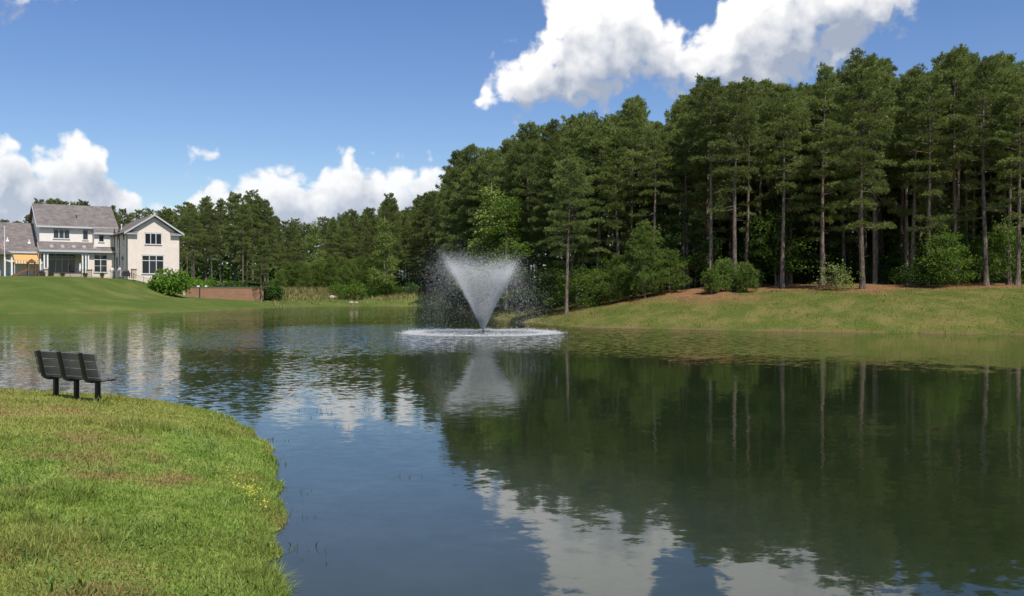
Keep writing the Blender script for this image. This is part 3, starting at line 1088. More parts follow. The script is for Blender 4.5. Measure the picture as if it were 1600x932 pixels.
place('young_pine', TN, yp3, at(1166, 72.3), 72.3, 1.0, 1.5, None, 'round light green bushy pine at the foot of the grey trunk', 'tree')
sap = broad_proto(64, 1.9, 1.15, .1, .16, M_LEAF2, 11, 60, .8)
place('sapling', TN, sap, at(1308, 70.6), 70.6, 1.0, .3, None, 'pale green broadleaf sapling on the pine straw', 'sapling')
shr = broad_proto(65, 4.3, 1.9, .05, .19, M_LEAF, 30, 190, .75)
place('leafy_shrub', TN, shr, at(1472, 70), 70, (.85, .85, .9), .9, None, 'large dark leafy shrub in front of the woods by the thick trunk', 'shrub')
shr2 = shrub_proto(66, 2.0, 2.2, 1300, .16, M_DARKLEAF)
place('leafy_shrub', SN, shr2, at(1432, 71.5), 71.5, (1.0, 1.0, .9), .9, None, 'dark low shrub filling the gap beside the large leafy shrub', 'shrub')
dog = broad_proto(67, 3.2, 1.9, .05, .19, M_LEAF, 18, 130, .8)
place('maple_sapling', TN, dog, at(902, 78), 78, 1.0, .1, None, 'low maple with flat leaf sprays beside the slim bare trunk', 'shrub')
place('maple_sapling', TN, dog, at(862, 82), 82, (1.1, 1.1, 1.0), 2.1, None, 'leafy shrub in deep shade close to the fountain spray', 'shrub')
place('maple_sapling', TN, dog, at(1086, 79), 79, (1.1, 1.1, 1.35), 4.1, None, 'glossy leafy shrub behind the pair of small pines', 'shrub')
place('maple_sapling', TN, dog, at(1575, 72.5), 72.5, (.8, .8, 1.4), 1.0, None, 'thin bright leafy shrub near the slim pale trunk', 'shrub')
place('maple_sapling', TN, dog, at(930, 80), 80, (1.0, 1.0, .8), 5.0, None, 'leafy shrub below the reddish pine trunk', 'shrub')

# ---- thicket and bank growth at the far end
thick = [young_pine_proto(71, 5.5, 2.1, M_YOUNG), young_pine_proto(72, 4.6, 1.9, M_YOUNG), young_pine_proto(73, 6.2, 2.2, M_YOUNG)]
for i in range(46):
    u = 432 + 178 * rngP.random()
    Y = rngP.uniform(196, 211)
    tw_ = 'house end' if u < 492 else 'middle' if u < 552 else 'woods end'
    place('young_pine', TN, thick[i % 3], at(u, Y), Y, rngP.uniform(.85, 1.2), rngP.uniform(0, 6.28), None, 'young pine in the even far thicket beyond the pond, ' + tw_, 'tree', 'far thicket pines, ' + tw_)
bank = [shrub_proto(74, 2.4, 3.2, 1700, .22, M_LEAF, 11), shrub_proto(75, 1.8, 2.2, 1300, .2, M_DARKLEAF)]
for i, (u, Y, s, b, lab) in enumerate([
        (552, 181, 1.35, 0, 'big rounded willow-like bush at the water edge of the far bank'), (527, 186, 1.0, 0, 'mid-sized bush beside the big rounded bush on the far bank'), (578, 184, 1.1, 1, 'dark bush between the big rounded bush and the far woods'),
        (600, 186, 1.2, 0, 'bush under the pale leafy tree at the pond end'), (622, 187, 1.0, 1, 'dark low bush where the far bank meets the woods'), (645, 186, 1.2, 1, 'dark bush above the sandy spit at the pond end'),
        (668, 184, 1.2, 1, 'shaded bush at the mouth of the far arm'), (720, 158, 1.0, 1, 'shaded bush behind the fountain spray on the far side'), (724, 132, 1.0, 1, 'dark bush behind the edge of the fountain spray'),
        (740, 116, .9, 1, 'dark bush on the bank tip behind the jet')]):
    place('bank_bush', SN, bank[b], at(u, Y), Y, s, i * 1.3, None, lab, 'bush')

# ---- planting round the lawn
hed = shrub_proto(81, 2.2, 2.9, 3000, .24, M_HEDGE, 13)
place('laurel_bush', SN, hed, at(267, 148.5), 148.5, (1.45, 1.25, 1.72), .3, None, 'big rounded bright green bush at the corner of the house lawn', 'bush')
place('laurel_bush', SN, hed, at(243, 148), 148, (.62, .62, .62), 1.3, None, 'small bright bush tucked against the big one, house side', 'bush')
place('laurel_bush', SN, hed, at(305, 159.5), 159.5, (1.15, 1.1, 1.2), 2.2, None, 'second bright green bush, behind the start of the brick wall', 'bush')
place('laurel_bush', SN, hed, at(324, 161.5), 161.5, (1.0, 1.0, 1.05), 4.2, None, 'third and darkest bright bush along the brick wall', 'bush')
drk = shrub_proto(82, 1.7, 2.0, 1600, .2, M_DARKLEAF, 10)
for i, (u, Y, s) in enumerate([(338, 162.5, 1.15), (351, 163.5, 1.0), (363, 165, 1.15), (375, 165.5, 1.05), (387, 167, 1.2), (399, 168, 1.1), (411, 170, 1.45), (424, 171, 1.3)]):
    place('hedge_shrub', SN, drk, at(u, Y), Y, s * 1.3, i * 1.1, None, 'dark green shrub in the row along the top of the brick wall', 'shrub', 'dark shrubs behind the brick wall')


# ---- the mass of the woods farther in, where no single tree can be told
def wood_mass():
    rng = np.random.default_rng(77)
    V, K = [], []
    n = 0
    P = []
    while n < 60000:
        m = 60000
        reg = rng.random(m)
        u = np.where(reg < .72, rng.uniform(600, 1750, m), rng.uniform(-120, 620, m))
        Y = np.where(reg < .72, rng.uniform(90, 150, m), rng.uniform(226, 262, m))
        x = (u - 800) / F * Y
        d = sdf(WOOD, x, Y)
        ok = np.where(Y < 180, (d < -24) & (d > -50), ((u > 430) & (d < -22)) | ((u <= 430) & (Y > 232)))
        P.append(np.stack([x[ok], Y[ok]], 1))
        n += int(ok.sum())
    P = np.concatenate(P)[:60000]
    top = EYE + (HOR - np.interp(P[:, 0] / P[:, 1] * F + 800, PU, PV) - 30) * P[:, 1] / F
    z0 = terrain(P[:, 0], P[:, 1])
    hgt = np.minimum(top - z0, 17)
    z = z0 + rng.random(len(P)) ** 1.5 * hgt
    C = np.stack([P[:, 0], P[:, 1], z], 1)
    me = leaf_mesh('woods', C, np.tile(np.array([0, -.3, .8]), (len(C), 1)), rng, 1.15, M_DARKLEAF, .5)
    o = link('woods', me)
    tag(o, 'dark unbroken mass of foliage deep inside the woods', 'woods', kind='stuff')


wood_mass()

# ------------------------------------------------------------------ the house on the lawn
HA = R(33)
HO = Vector((-60.0, 150.0, 4.75))


def HL(u, w, z=0.0):
    return Vector((HO.x + u * math.cos(HA) - w * math.sin(HA), HO.y + u * math.sin(HA) + w * math.cos(HA), HO.z + z))


def brick_mat(name, c0, c1, mortar, scale=1.0):
    m, nt, out = new_mat(name)
    tc = nt.new('ShaderNodeTexCoord')
    x, y, z = nt.sep(tc.outputs['Object'])
    v = nt.comb(nt.math('ADD', x, nt.math('MULTIPLY', y, .83)), z, 0.0)
    b = nt.new('ShaderNodeTexBrick')
    nt.put(b.inputs['Vector'], v)
    for k, c in (('Color1', c0), ('Color2', c1), ('Mortar', mortar)):
        b.inputs[k].default_value = tuple(c) + (1,)
    b.inputs['Scale'].default_value = 1.0 / scale
    b.inputs['Brick Width'].default_value = .45
    b.inputs['Row Height'].default_value = .15
    b.inputs['Mortar Size'].default_value = .012
    n = nt.noise(tc.outputs['Object'], .7, 4, .6)
    c = nt.vmath('SCALE', b.outputs['Color'], scale=nt.maprange(n, .3, .7, .94, 1.05, False))
    p = nt.new('ShaderNodeBsdfDiffuse')
    nt.put(p.inputs[0], c)
    nt.put(out.inputs[0], p.outputs[0])
    return m


def shingle_mat():
    m, nt, out = new_mat('grey roof shingles')
    tc = nt.new('ShaderNodeTexCoord')
    x, y, z = nt.sep(tc.outputs['Object'])
    v = nt.comb(nt.math('ADD', x, nt.math('MULTIPLY', y, .5)), nt.math('ADD', nt.math('MULTIPLY', z, 1.6), nt.math('MULTIPLY', y, .1)), 0.0)
    b = nt.new('ShaderNodeTexBrick')
    nt.put(b.inputs['Vector'], v)
    b.inputs['Color1'].default_value = (.155, .135, .125, 1)
    b.inputs['Color2'].default_value = (.21, .185, .17, 1)
    b.inputs['Mortar'].default_value = (.11, .095, .088, 1)
    b.inputs['Scale'].default_value = 1.0
    b.inputs['Brick Width'].default_value = .8
    b.inputs['Row Height'].default_value = .28
    b.inputs['Mortar Size'].default_value = .015
    n = nt.noise(tc.outputs['Object'], 1.4, 5, .65)
    c = nt.vmath('SCALE', b.outputs['Color'], scale=nt.maprange(n, .3, .7, .78, 1.22, False))
    p = nt.new('ShaderNodeBsdfDiffuse')
    nt.put(p.inputs[0], c)
    nt.put(out.inputs[0], p.outputs[0])
    return m


def glass_mat():
    m, nt, out = new_mat('dark window glass')
    b = nt.new('ShaderNodeBsdfPrincipled')
    oi = nt.new('ShaderNodeObjectInfo')
    nt.put(b.inputs['Base Color'], nt.mix(oi.outputs['Random'], (.012, .014, .018), (.05, .052, .055)))
    b.inputs['Roughness'].default_value = .08
    b.inputs['Specular IOR Level'].default_value = .5
    nt.put(out.inputs[0], b.outputs[0])
    return m


M_CREAM = brick_mat('cream painted brick', (.82, .71, .61), (.76, .65, .55), (.79, .70, .62))
M_SIDING = simple('cream board siding', (.80, .74, .66), .8, .06, 2.0)
M_SHINGLE = shingle_mat()
M_TRIM = simple('pale grey trim paint', (.50, .50, .50), .6, .06)
M_FRAMEW = simple('window frame paint', (.60, .60, .58), .5, .05)
M_GLASS = glass_mat()
M_DARKM = simple('dark bronze metal', (.045, .042, .04), .45, .15, 8, .2)
M_WHITEP = simple('white paint', (.78, .78, .76), .55, .06)
M_REDBRICK = brick_mat('red brown brick', (.34, .19, .115), (.28, .15, .09), (.33, .23, .16))
M_CAP = simple('weathered stone coping', (.17, .15, .13), .85, .25, 4)
M_CAPL = simple('dusty skylight dome', (.34, .32, .30), .6, .1, 4)
M_TAN = simple('tan stone', (.52, .43, .33), .85, .18, 4)
M_WOOD = simple('brown stained timber', (.19, .095, .05), .8, .25, 5, stretch=(1, 1, 6))
M_ORANGE = simple('orange awning cloth', (.60, .34, .12), .85, .08, 3)
M_CANVAS = simple('cream awning cloth', (.82, .74, .58), .85, .06, 3)

house = empty('house', HO, HA)
tag(house, 'cream brick two-storey house with grey shingle roofs above the lawn', 'house')


def slab(name, prof, u0, u1, parent=house, mat=M_SHINGLE):
    """roof slab with profile in (w, z) along u"""
    return MB().prism(prof, 'x', u0, u1).build(name, mat, parent)


wing = MB().prism([(0, -1.6), (7.8, -1.6), (7.8, 7.05), (3.9, 9.72), (0, 7.05)], 'y', 0, 13.4).build('wall', M_CREAM, house)
wing['label'] = 'gabled brick wing wall'
MB().prism([(12.5, 5.12), (24.5, 5.12), (24.5, 8.35), (18.5, 12.18), (12.5, 8.35)], 'x', -11, .6).build('wall', M_SIDING, house)
MB().box(-3.1, -.004, 10.8, 12.496, 5.2, 7.62).build('wall', M_SIDING, house)
MB().box(-4.0, -.006, 10.2, 12.49, -.4, 4.62).build('wall', M_CREAM, house)
MB().box(-11, -4.004, 13.5, 13.8, -.4, 5.1).build('porch_wall', M_CREAM, house)
MB().box(-11.25, -11.02, 10.2, 13.9, -.4, 4.6).build('wall', M_SIDING, house)
MB().prism([(13.4, -.4), (26.6, -.4), (26.6, 4.3), (20, 8.95), (13.4, 4.3)], 'x', -27, -11.27).build('wall', M_SIDING, house)
# roofs
main_roof = slab('roof', [(11.95, 8.28), (12.0, 8.48), (18.5, 12.5), (25, 8.48), (25.05, 8.28), (18.5, 12.28)], -11.45, .95)
slab('roof', [(10.35, 7.32), (10.4, 7.5), (12.0, 8.475), (11.95, 8.27)], -3.15, .94)
porch_roof = slab('porch_roof', [(9.5, 4.3), (9.55, 4.48), (12.49, 5.98), (12.49, 5.75)], -11.3, -.02)
left_roof = slab('roof', [(12.75, 4.05), (12.8, 4.25), (20, 9.28), (27.2, 4.25), (27.25, 4.05), (20, 9.05)], -27.4, -11.03)
wr = MB().prism([(-.62, 6.9), (-.65, 7.1), (3.9, 10.05), (8.45, 7.1), (8.42, 6.9), (3.9, 9.84)], 'y', -.55, 14.6).build('roof', M_SHINGLE, house)
# trim: fascia, rakes, cornice returns
MB().box(-11.46, .96, 11.9, 11.948, 8.2, 8.5).build('fascia', M_TRIM, house)
MB().box(-3.16, .95, 10.3, 10.348, 7.25, 7.52).build('fascia', M_TRIM, house)
MB().box(-11.31, -.01, 9.45, 9.497, 4.2, 4.5).build('fascia', M_TRIM, house)
MB().box(-27.4, -11.04, 12.7, 12.748, 3.98, 4.27).build('fascia', M_TRIM, house)
for sgn in (-1, 1):
    e0, e1 = 3.9 + sgn * 4.57, 3.9
    MB().prism([(e0, 6.80), (e0, 7.08), (e1, 10.09), (e1, 9.80)], 'y', -.62, -.553).build('rake_board', M_TRIM, house)
    a, b = (-.6, 1.35) if sgn < 0 else (6.45, 8.4)
    MB().box(a, b, -.5, -.003, 6.82, 7.04).build('cornice_return', M_TRIM, house)
    MB().prism([(-.55, 7.045), (-.003, 7.045), (-.003, 7.42)], 'x', a - .02, b + .02).build('return_roof', M_SHINGLE, house)
MB().prism([(12.05, 8.2), (12.05, 8.47), (18.5, 12.46), (18.5, 12.2)], 'x', -11.52, -11.453).build('rake_board', M_TRIM, house)
MB().prism([(9.6, 4.2), (12.4, 4.2), (12.4, 5.75), (9.6, 4.35)], 'x', -11.36, -11.303).build('porch_gable', M_TRIM, house)
# porch
MB().box(-11.2, -4.01, 9.75, 10.05, 3.9, 4.28).build('porch_beam', M_TRIM, house)
MB().box(-11.2, -4.01, 9.6, 13.48, -.4, .12).build('porch_floor', M_TAN, house)
for u in (-10.62, -10.15, -5.0, -4.52, -4.12):
    m = MB().box(u - .11, u + .11, 9.79, 10.01, .32, 3.72)
    c = m.build('column', M_WHITEP, house)
    MB().box(u - .16, u + .16, 9.74, 10.06, .12, .319).build('base', M_WHITEP, c)
    MB().box(u - .15, u + .15, 9.75, 10.05, 3.721, 3.898).build('capital', M_WHITEP, c)


def window(a0, a1, z0, z1, face, cols, transom=None, side=False, rows=1, name='window'):
    """glazed opening: frame proud of the wall, panes set back inside it"""
    def bx(m, p0, p1, q0, q1, d0, d1):
        if side:
            m.box(face - d1, face - d0, p0, p1, q0, q1)
        else:
            m.box(p0, p1, face - d1, face - d0, q0, q1)
    t = .07
    fr = MB()
    bx(fr, a0 - t, a0, z0 - t, z1 + t, -.01, .07)
    bx(fr, a1, a1 + t, z0 - t, z1 + t, -.01, .07)
    bx(fr, a0, a1, z1, z1 + t, -.01, .07)
    bx(fr, a0, a1, z0 - t, z0, -.01, .07)
    zs = [z0] + ([transom] if transom else []) + [z1]
    w = (a1 - a0) / cols
    for i in range(1, cols):
        bx(fr, a0 + i * w - .06, a0 + i * w + .06, z0, z1, -.01, .06)
    if transom:
        bx(fr, a0, a1, transom - .06, transom + .06, -.01, .055)
    o = fr.build(name, M_FRAMEW, house)
    sl_ = MB()
    bx(sl_, a0 - .15, a1 + .15, z0 - t - .1, z0 - t - .003, -.01, .12)
    sl_.build('sill', M_FRAMEW, o)
    hd = MB()
    bx(hd, a0 - .15, a1 + .15, z1 + t + .003, z1 + t + .16, -.01, .05)
    hd.build('lintel', M_TRIM, o)
    for i in range(cols):
        for j in range(len(zs) - 1):
            g = MB()
            p0 = a0 + i * w + (.06 if i else 0) + .002
            p1 = a0 + (i + 1) * w - (.06 if i < cols - 1 else 0) - .002
            q0, q1 = zs[j] + (.06 if j else 0) + .002, zs[j + 1] - (.06 if j < len(zs) - 2 else 0) - .002
            bx(g, p0, p1, q0, q1, -.01, .012)
            g.build('pane', M_GLASS, o)
            if rows > 1 and q1 - q0 > 1.0:
                mb = MB()
                bx(mb, p0, p1, (q0 + q1) / 2 - .03, (q0 + q1) / 2 + .03, .014, .04)
                mb.build('glazing_bar', M_FRAMEW, o)
    return o


window(2.6, 5.0, 5.4, 7.0, 0, 3)
window(2.15, 5.3, .75, 3.5, 0, 3, 2.75)
window(-8.9, -6.6, 6.55, 7.9, 12.5, 3)
window(-4.5, -3.8, 6.45, 7.95, 12.5, 1)
window(-2.35, -1.65, 6.1, 7.2, 10.8, 1)
window(-3.15, -1.3, 1.1, 3.8, 10.2, 2, 3.1, False, 2)
window(-9.45, -5.65, .25, 3.95, 13.5, 4, 3.1, False, 1, 'glass_door')
for w0, w1 in ((2.3, 3.6), (6.8, 8.1)):
    window(w0, w1, 5.2, 7.0, 0, 1, None, True)
    window(w0 + .8, w1 + .9, 1.2, 3.4, 0, 1, None, True)
for (u, w, z1) in ((-.06, .45, 6.85), (-.06, 6.2, 6.85), (-.06, 10.05, 6.9), (-11.32, 9.9, 4.2)):
    MB().tube([(u, w, 0), (u, w, z1 - .3), (u - .15, w - .1, z1)], .055, 6).build('downspout', M_DARKM, house)
# roof fittings
for u in (-9.45, -7.85, -6.2, -4.65, -3.05):
    w = 10.7
    z = 4.48 + (w - 9.55) * .51
    f = MB().poly([(u - .28, w - .35, z - .17), (u + .28, w - .35, z - .17), (u + .28, w + .35, z + .19), (u - .28, w + .35, z + .19),
                   (u - .25, w - .32, z + .0), (u + .25, w - .32, z + .0), (u + .25, w + .32, z + .33), (u - .25, w + .32, z + .33)],
                  [(4, 5, 6, 7), (0, 1, 5, 4), (1, 2, 6, 5), (2, 3, 7, 6), (3, 0, 4, 7)]).build('skylight', M_CAPL, porch_roof)
for (u, w) in ((-15.3, 15.4), (-12.2, 15.0)):
    z = 4.25 + (w - 12.8) * .70
    MB().tube([(u, w, z - .1), (u, w, z + .55)], .09, 8).tube([(u, w, z - .15), (u, w, z + .12)], [.3, .16], 8).build('vent_pipe', M_WHITEP, left_roof)
MB().tube([(-5.2, 14.6, 10.0), (-5.2, 14.6, 10.55)], .08, 8).build('vent_pipe', M_DARKM, main_roof)
MB().tube([(.9, 9.5, 7.9), (.9, 9.5, 8.75)], .07, 8).tube([(.9, 9.5, 8.75), (.9, 9.5, 8.95)], [.13, .1], 8).build('vent_pipe', M_WHITEP, wr)
for (u, w) in ((-.12, 6.3), (-.12, 9.9)):
    MB().tube([(u, w, 6.9), (u, w, 7.6), (u, w, 8.4)], [.14, .14, .01], 8).build('finial', M_DARKM, house)
MB().prism([(-20.6, 3.6), (-15.0, 3.6), (-15.0, 3.72), (-17.2, 4.55), (-18.4, 4.55), (-20.6, 3.72)], 'y', 8.2, 12.6).build('side_porch_roof', M_SHINGLE, house)
for u in (-15.35, -16.3):
    MB().box(u - .12, u + .12, 8.5, 8.74, -.3, 3.59).build('column', M_WHITEP, house)
MB().box(-20.5, -16.9, 8.45, 8.7, -.3, 1.1).build('porch_wall', M_TAN, house)

# ---- things round the terrace
def hthing(name, u, w, label, cat, z=None, group=None, rz=0.0):
    p = HL(u, w)
    e = empty(name, (p.x, p.y, gz(p.x, p.y) if z is None else HO.z + z), HA + rz)
    tag(e, label, cat, group)
    return e


aw = hthing('striped_awning', -12.75, 12.6, 'orange and cream striped awning on the low wing of the house', 'awning', 0)
MB().prism([(-2.1, 2.75), (-2.1, 2.82), (.05, 3.75), (.05, 3.66)], 'x', -2.05, 1.95).build('canopy', M_ORANGE, aw)
for i in range(20):
    a = -2.05 + i * .2
    MB().prism([(a + .002, 2.74), (a + .198, 2.74), (a + .198, 2.30), (a + .1, 2.22), (a + .002, 2.30)], 'y', -2.13, -2.105).build('stripe', M_CANVAS if i % 2 else M_ORANGE, aw)
for a in (-2.0, 1.9):
    MB().tube([(a, -2.05, 2.72), (a, 0.4, 2.1)], .03, 6).build('arm', M_DARKM, aw)
    MB().tube([(a, -2.0, -.05), (a, -2.0, 2.72)], .05, 6).build('post', M_WHITEP, aw)


def pier(u, w, label, h=1.35, s=.34):
    e = hthing('brick_pier', u, w, label, 'pier', -.1)
    MB().box(-s, s, -s, s, 0, h).build('shaft', M_TAN, e)
    MB().box(-s - .07, s + .07, -s - .07, s + .07, h + .002, h + .12).build('cap', M_CAP, e)
    MB().poly([(-s, -s, h + .122), (s, -s, h + .122), (s, s, h + .122), (-s, s, h + .122), (0, 0, h + .3)], [(0, 1, 4), (1, 2, 4), (2, 3, 4), (3, 0, 4)]).build('cap_top', M_TAN, e)


pier(-10.9, 6, 'tan brick pier at the foot of the paired porch columns')
pier(-4.65, 6, 'tan brick pier below the triple porch columns')
pier(.55, -1.6, 'tan brick pier on the terrace in front of the gabled wing')
tw = hthing('terrace_wall', -7.5, 6, 'low tan stone wall along the porch terrace', 'wall', -.15)
tw['kind'] = 'thing'
MB().box(-2.3, 2.3, -.17, .17, 0, .86).build('body', M_TAN, tw)
MB().box(-2.35, 2.35, -.22, .22, .862, .95).build('coping', M_CAP, tw)

fe = hthing('iron_fence', -4.3, -3.0, 'thin black iron railing along the top of the lawn', 'fence', 0)
pk = MB()
for i in range(11):
    a = -7.4 + i * 1.49
    p = HL(-4.3 + a, -3.0)
    z = gz(p.x, p.y) - HO.z
    MB().box(a - .03, a + .03, -.03, .03, z - .2, z + 1.28).build('post', M_DARKM, fe)
    if i < 10:
        p2 = HL(-4.3 + a + 1.49, -3.0)
        z2 = gz(p2.x, p2.y) - HO.z
        for h in (.15, 1.12):
            MB().tube([(a + .032, 0, z + h), (a + 1.458, 0, z2 + h)], .016, 4).build('rail', M_DARKM, fe)
        for k in range(1, 11):
            q = k / 11
            zz = z + (z2 - z) * q
            pk.box(a + 1.49 * q - .008, a + 1.49 * q + .008, -.008, .008, zz + .05, zz + 1.2)
o = pk.build('pickets', M_DARKM, fe)
o['kind'] = 'stuff'


def grill(u, w, label):
    e = hthing('barbecue_grill', u, w, label, 'grill', -.05)
    MB().box(-.55, .55, -.28, .28, .28, .85).build('cabinet', M_DARKM, e, .02)
    MB().prism([(-.3, .855), (.3, .855), (.3, 1.02), (.16, 1.2), (-.12, 1.2), (-.3, 1.02)], 'x', -.42, .42).build('lid', M_DARKM, e, .02)
    for sx in (-.66, .66):
        MB().box(sx - .1, sx + .1, -.25, .25, .8, .84).build('side_shelf', M_DARKM, e)
    for sx in (-.45, .45):
        for sy in (-.2, .2):
            MB().box(sx - .03, sx + .03, sy - .03, sy + .03, 0, .279).build('leg', M_DARKM, e)


grill(-11.7, 4.6, 'dark barbecue grill beside the pier under the awning side')
grill(-.55, -1.5, 'dark barbecue grill next to the person closest to the gabled wing')

ps = hthing('playset', -13.4, 1.5, 'brown timber climbing frame with a slide on the terrace', 'playset', -.1)
for sx in (-.45, .45):
    for sy in (-.45, .45):
        MB().box(sx - .06, sx + .06, sy - .06, sy + .06, 0, 2.3).build('post', M_WOOD, ps)
MB().box(-.55, .55, -.55, .55, 1.1, 1.2).build('platform', M_WOOD, ps)
MB().prism([(-.7, 2.25), (.7, 2.25), (0, 2.85)], 'y', -.65, .65).build('canopy', M_WOOD, ps)
MB().prism([(-.55, 1.2), (-.55, 1.08), (-2.6, .05), (-2.6, .2)], 'y', -.25, .25).build('slide', M_WOOD, ps)
for sy in (-.28, .28):
    MB().prism([(-.5, 1.45), (-.5, 1.05), (-2.65, .02), (-2.65, .4)], 'y', sy - .03, sy + .03).build('slide_side', M_WOOD, ps)
for k in range(5):
    MB().tube([(.55 + .14 * (4 - k), -.4, .15 + .24 * k), (.55 + .14 * (4 - k), .4, .15 + .24 * k)], .035, 6).build('rung', M_WOOD, ps)
for sy in (-.42, .42):
    MB().tube([(1.25, sy, 0), (.5, sy, 1.35)], .05, 6).build('ladder_rail', M_WOOD, ps)

um = hthing('folded_parasol', -5.6, 8.4, 'folded pale parasol standing on the porch terrace', 'parasol', .05)
MB().tube([(0, 0, 0), (0, 0, 2.4)], .025, 6).build('pole', M_DARKM, um)
MB().tube([(0, 0, .95), (0, 0, 1.2), (0, 0, 1.9), (0, 0, 2.35)], [.17, .2, .12, .03], 10).build('canopy', M_WHITEP, um, smooth=True)
MB().tube([(0, 0, 0), (0, 0, .07)], .25, 12).build('base', M_DARKM, um)

tub = shrub_proto(85, .36, .55, 420, .12, M_DARKLEAF, 6)
for (u, w, lab) in ((-10.2, 5.2, 'planted tub at the foot of the tan pier by the paired columns'), (-8.6, 5.3, 'planted tub in front of the low terrace wall'), (-5.35, 5.2, 'planted tub by the pier below the triple columns'),
                    (-2.9, 5.0, 'planted tub below the lower window of the main house')):
    e = hthing('planter', u, w, lab, 'planter', -.05)
    MB().tube([(0, 0, 0), (0, 0, .42), (0, 0, .48)], [.2, .29, .31], 12).build('pot', M_WOOD, e)
    pl = link('plant', tub[1], e)
    pl.location = (0, 0, .4)

# flag and pole
fp = hthing('flagpole', -17.1, 0, 'white flagpole rising beside the low wing of the house', 'flagpole', -.3)
MB().tube([(0, 0, 0), (0, 0, 7.5)], [.075, .045], 8).build('pole', M_WHITEP, fp)
MB().tube([(0, 0, 7.5), (0, 0, 7.56), (0, 0, 7.66), (0, 0, 7.72)], [.03, .09, .09, .03], 8).build('finial', M_WHITEP, fp)
M_RED = simple('flag red', (.45, .03, .05), .8, .1, 4)
M_NAVY = simple('flag blue', (.03, .045, .16), .8, .1, 4)
fl = hthing('flag', -17.1, 0, 'red white and blue striped flag hanging limp on the white pole', 'flag', -.3)
# limp cloth: each stripe is a strip from hoist to fly, the fly fallen down and folded
def cloth(s, t):
    """s along the fly 0..1, t down the hoist 0..1"""
    x = .06 + .42 * math.sin(s * 2.2) * (1 - .35 * t) + .06 * math.sin(9 * s + 3 * t)
    y = .14 * math.sin(11 * s + 2 * t)
    z = 6.15 - 1.15 * t - 1.35 * s ** 1.15
    return (-x, y, z)


for i in range(13):
    mb = MB()
    n = 14
    t0, t1 = i / 13, (i + 1) / 13
    s0 = .42 if i < 7 else 0.0
    P0 = [cloth(s0 + (1 - s0) * k / n, t0) for k in range(n + 1)]
    P1 = [cloth(s0 + (1 - s0) * k / n, t1) for k in range(n + 1)]
    mb.poly(P0 + P1, [(k, k + 1, n + 2 + k, n + 1 + k) for k in range(n)])
    mb.build('stripe', M_RED if i % 2 == 0 else M_WHITEP, fl)
mb = MB()
n = 8
g = [[cloth(.42 * k / n, 7 / 13 * j / n) for k in range(n + 1)] for j in range(n + 1)]
mb.poly([p for r in g for p in r], [(j * (n + 1) + k, j * (n + 1) + k + 1, (j + 1) * (n + 1) + k + 1, (j + 1) * (n + 1) + k) for j in range(n) for k in range(n)])
ca = mb.build('canton', M_NAVY, fl)
st = MB()
for j in range(9):
    for k in range(6 if j % 2 == 0 else 5):
        s_, t_ = .42 * (k + (.5 if j % 2 == 0 else 1.0)) / 6, 7 / 13 * (j + .5) / 9
        c = Vector(cloth(s_, t_)) + Vector((0, -.012, 0))
        pts = [c + Vector((math.cos(q * math.pi / 5 + math.pi / 2), 0, math.sin(q * math.pi / 5 + math.pi / 2))) * (.03 if q % 2 == 0 else .012) for q in range(10)]
        st.poly(pts, [tuple(range(10))])
o = st.build('star_pattern', M_WHITEP, ca)
o['kind'] = 'stuff'


# ---- two people in white on the terrace
def skin(name, pts, edges, rad, mat, parent=None, sub=2):
    me = bpy.data.meshes.new('tmp')
    me.from_pydata(pts, edges, [])
    ob = bpy.data.objects.new('tmp', me)
    COL.objects.link(ob)
    md = ob.modifiers.new('s', 'SKIN')
    md.use_smooth_shade = True
    for i, r_ in enumerate(rad):
        r_ = r_ if hasattr(r_, '__len__') else (r_, r_)
        me.skin_vertices[0].data[i].radius = r_
        me.skin_vertices[0].data[i].use_root = (i == 0)
    ss = ob.modifiers.new('u', 'SUBSURF')
    ss.levels = sub
    dg = bpy.context.evaluated_depsgraph_get()
    out = bpy.data.meshes.new_from_object(ob.evaluated_get(dg))
    bpy.data.objects.remove(ob)
    out.name = name
    out.materials.clear()
    out.materials.append(mat)
    return link(name, out, parent)


M_SKIN = simple('skin', (.48, .30, .22), .6, .08, 10)
M_HAIR = simple('brown hair', (.06, .04, .03), .7, .2, 20)
M_SHIRT = simple('white cotton', (.80, .80, .80), .85, .05, 5)
M_TROUSER = simple('pale trousers', (.66, .64, .60), .85, .06, 5)
M_SHOE = simple('dark shoes', (.05, .045, .04), .6, .1, 9)


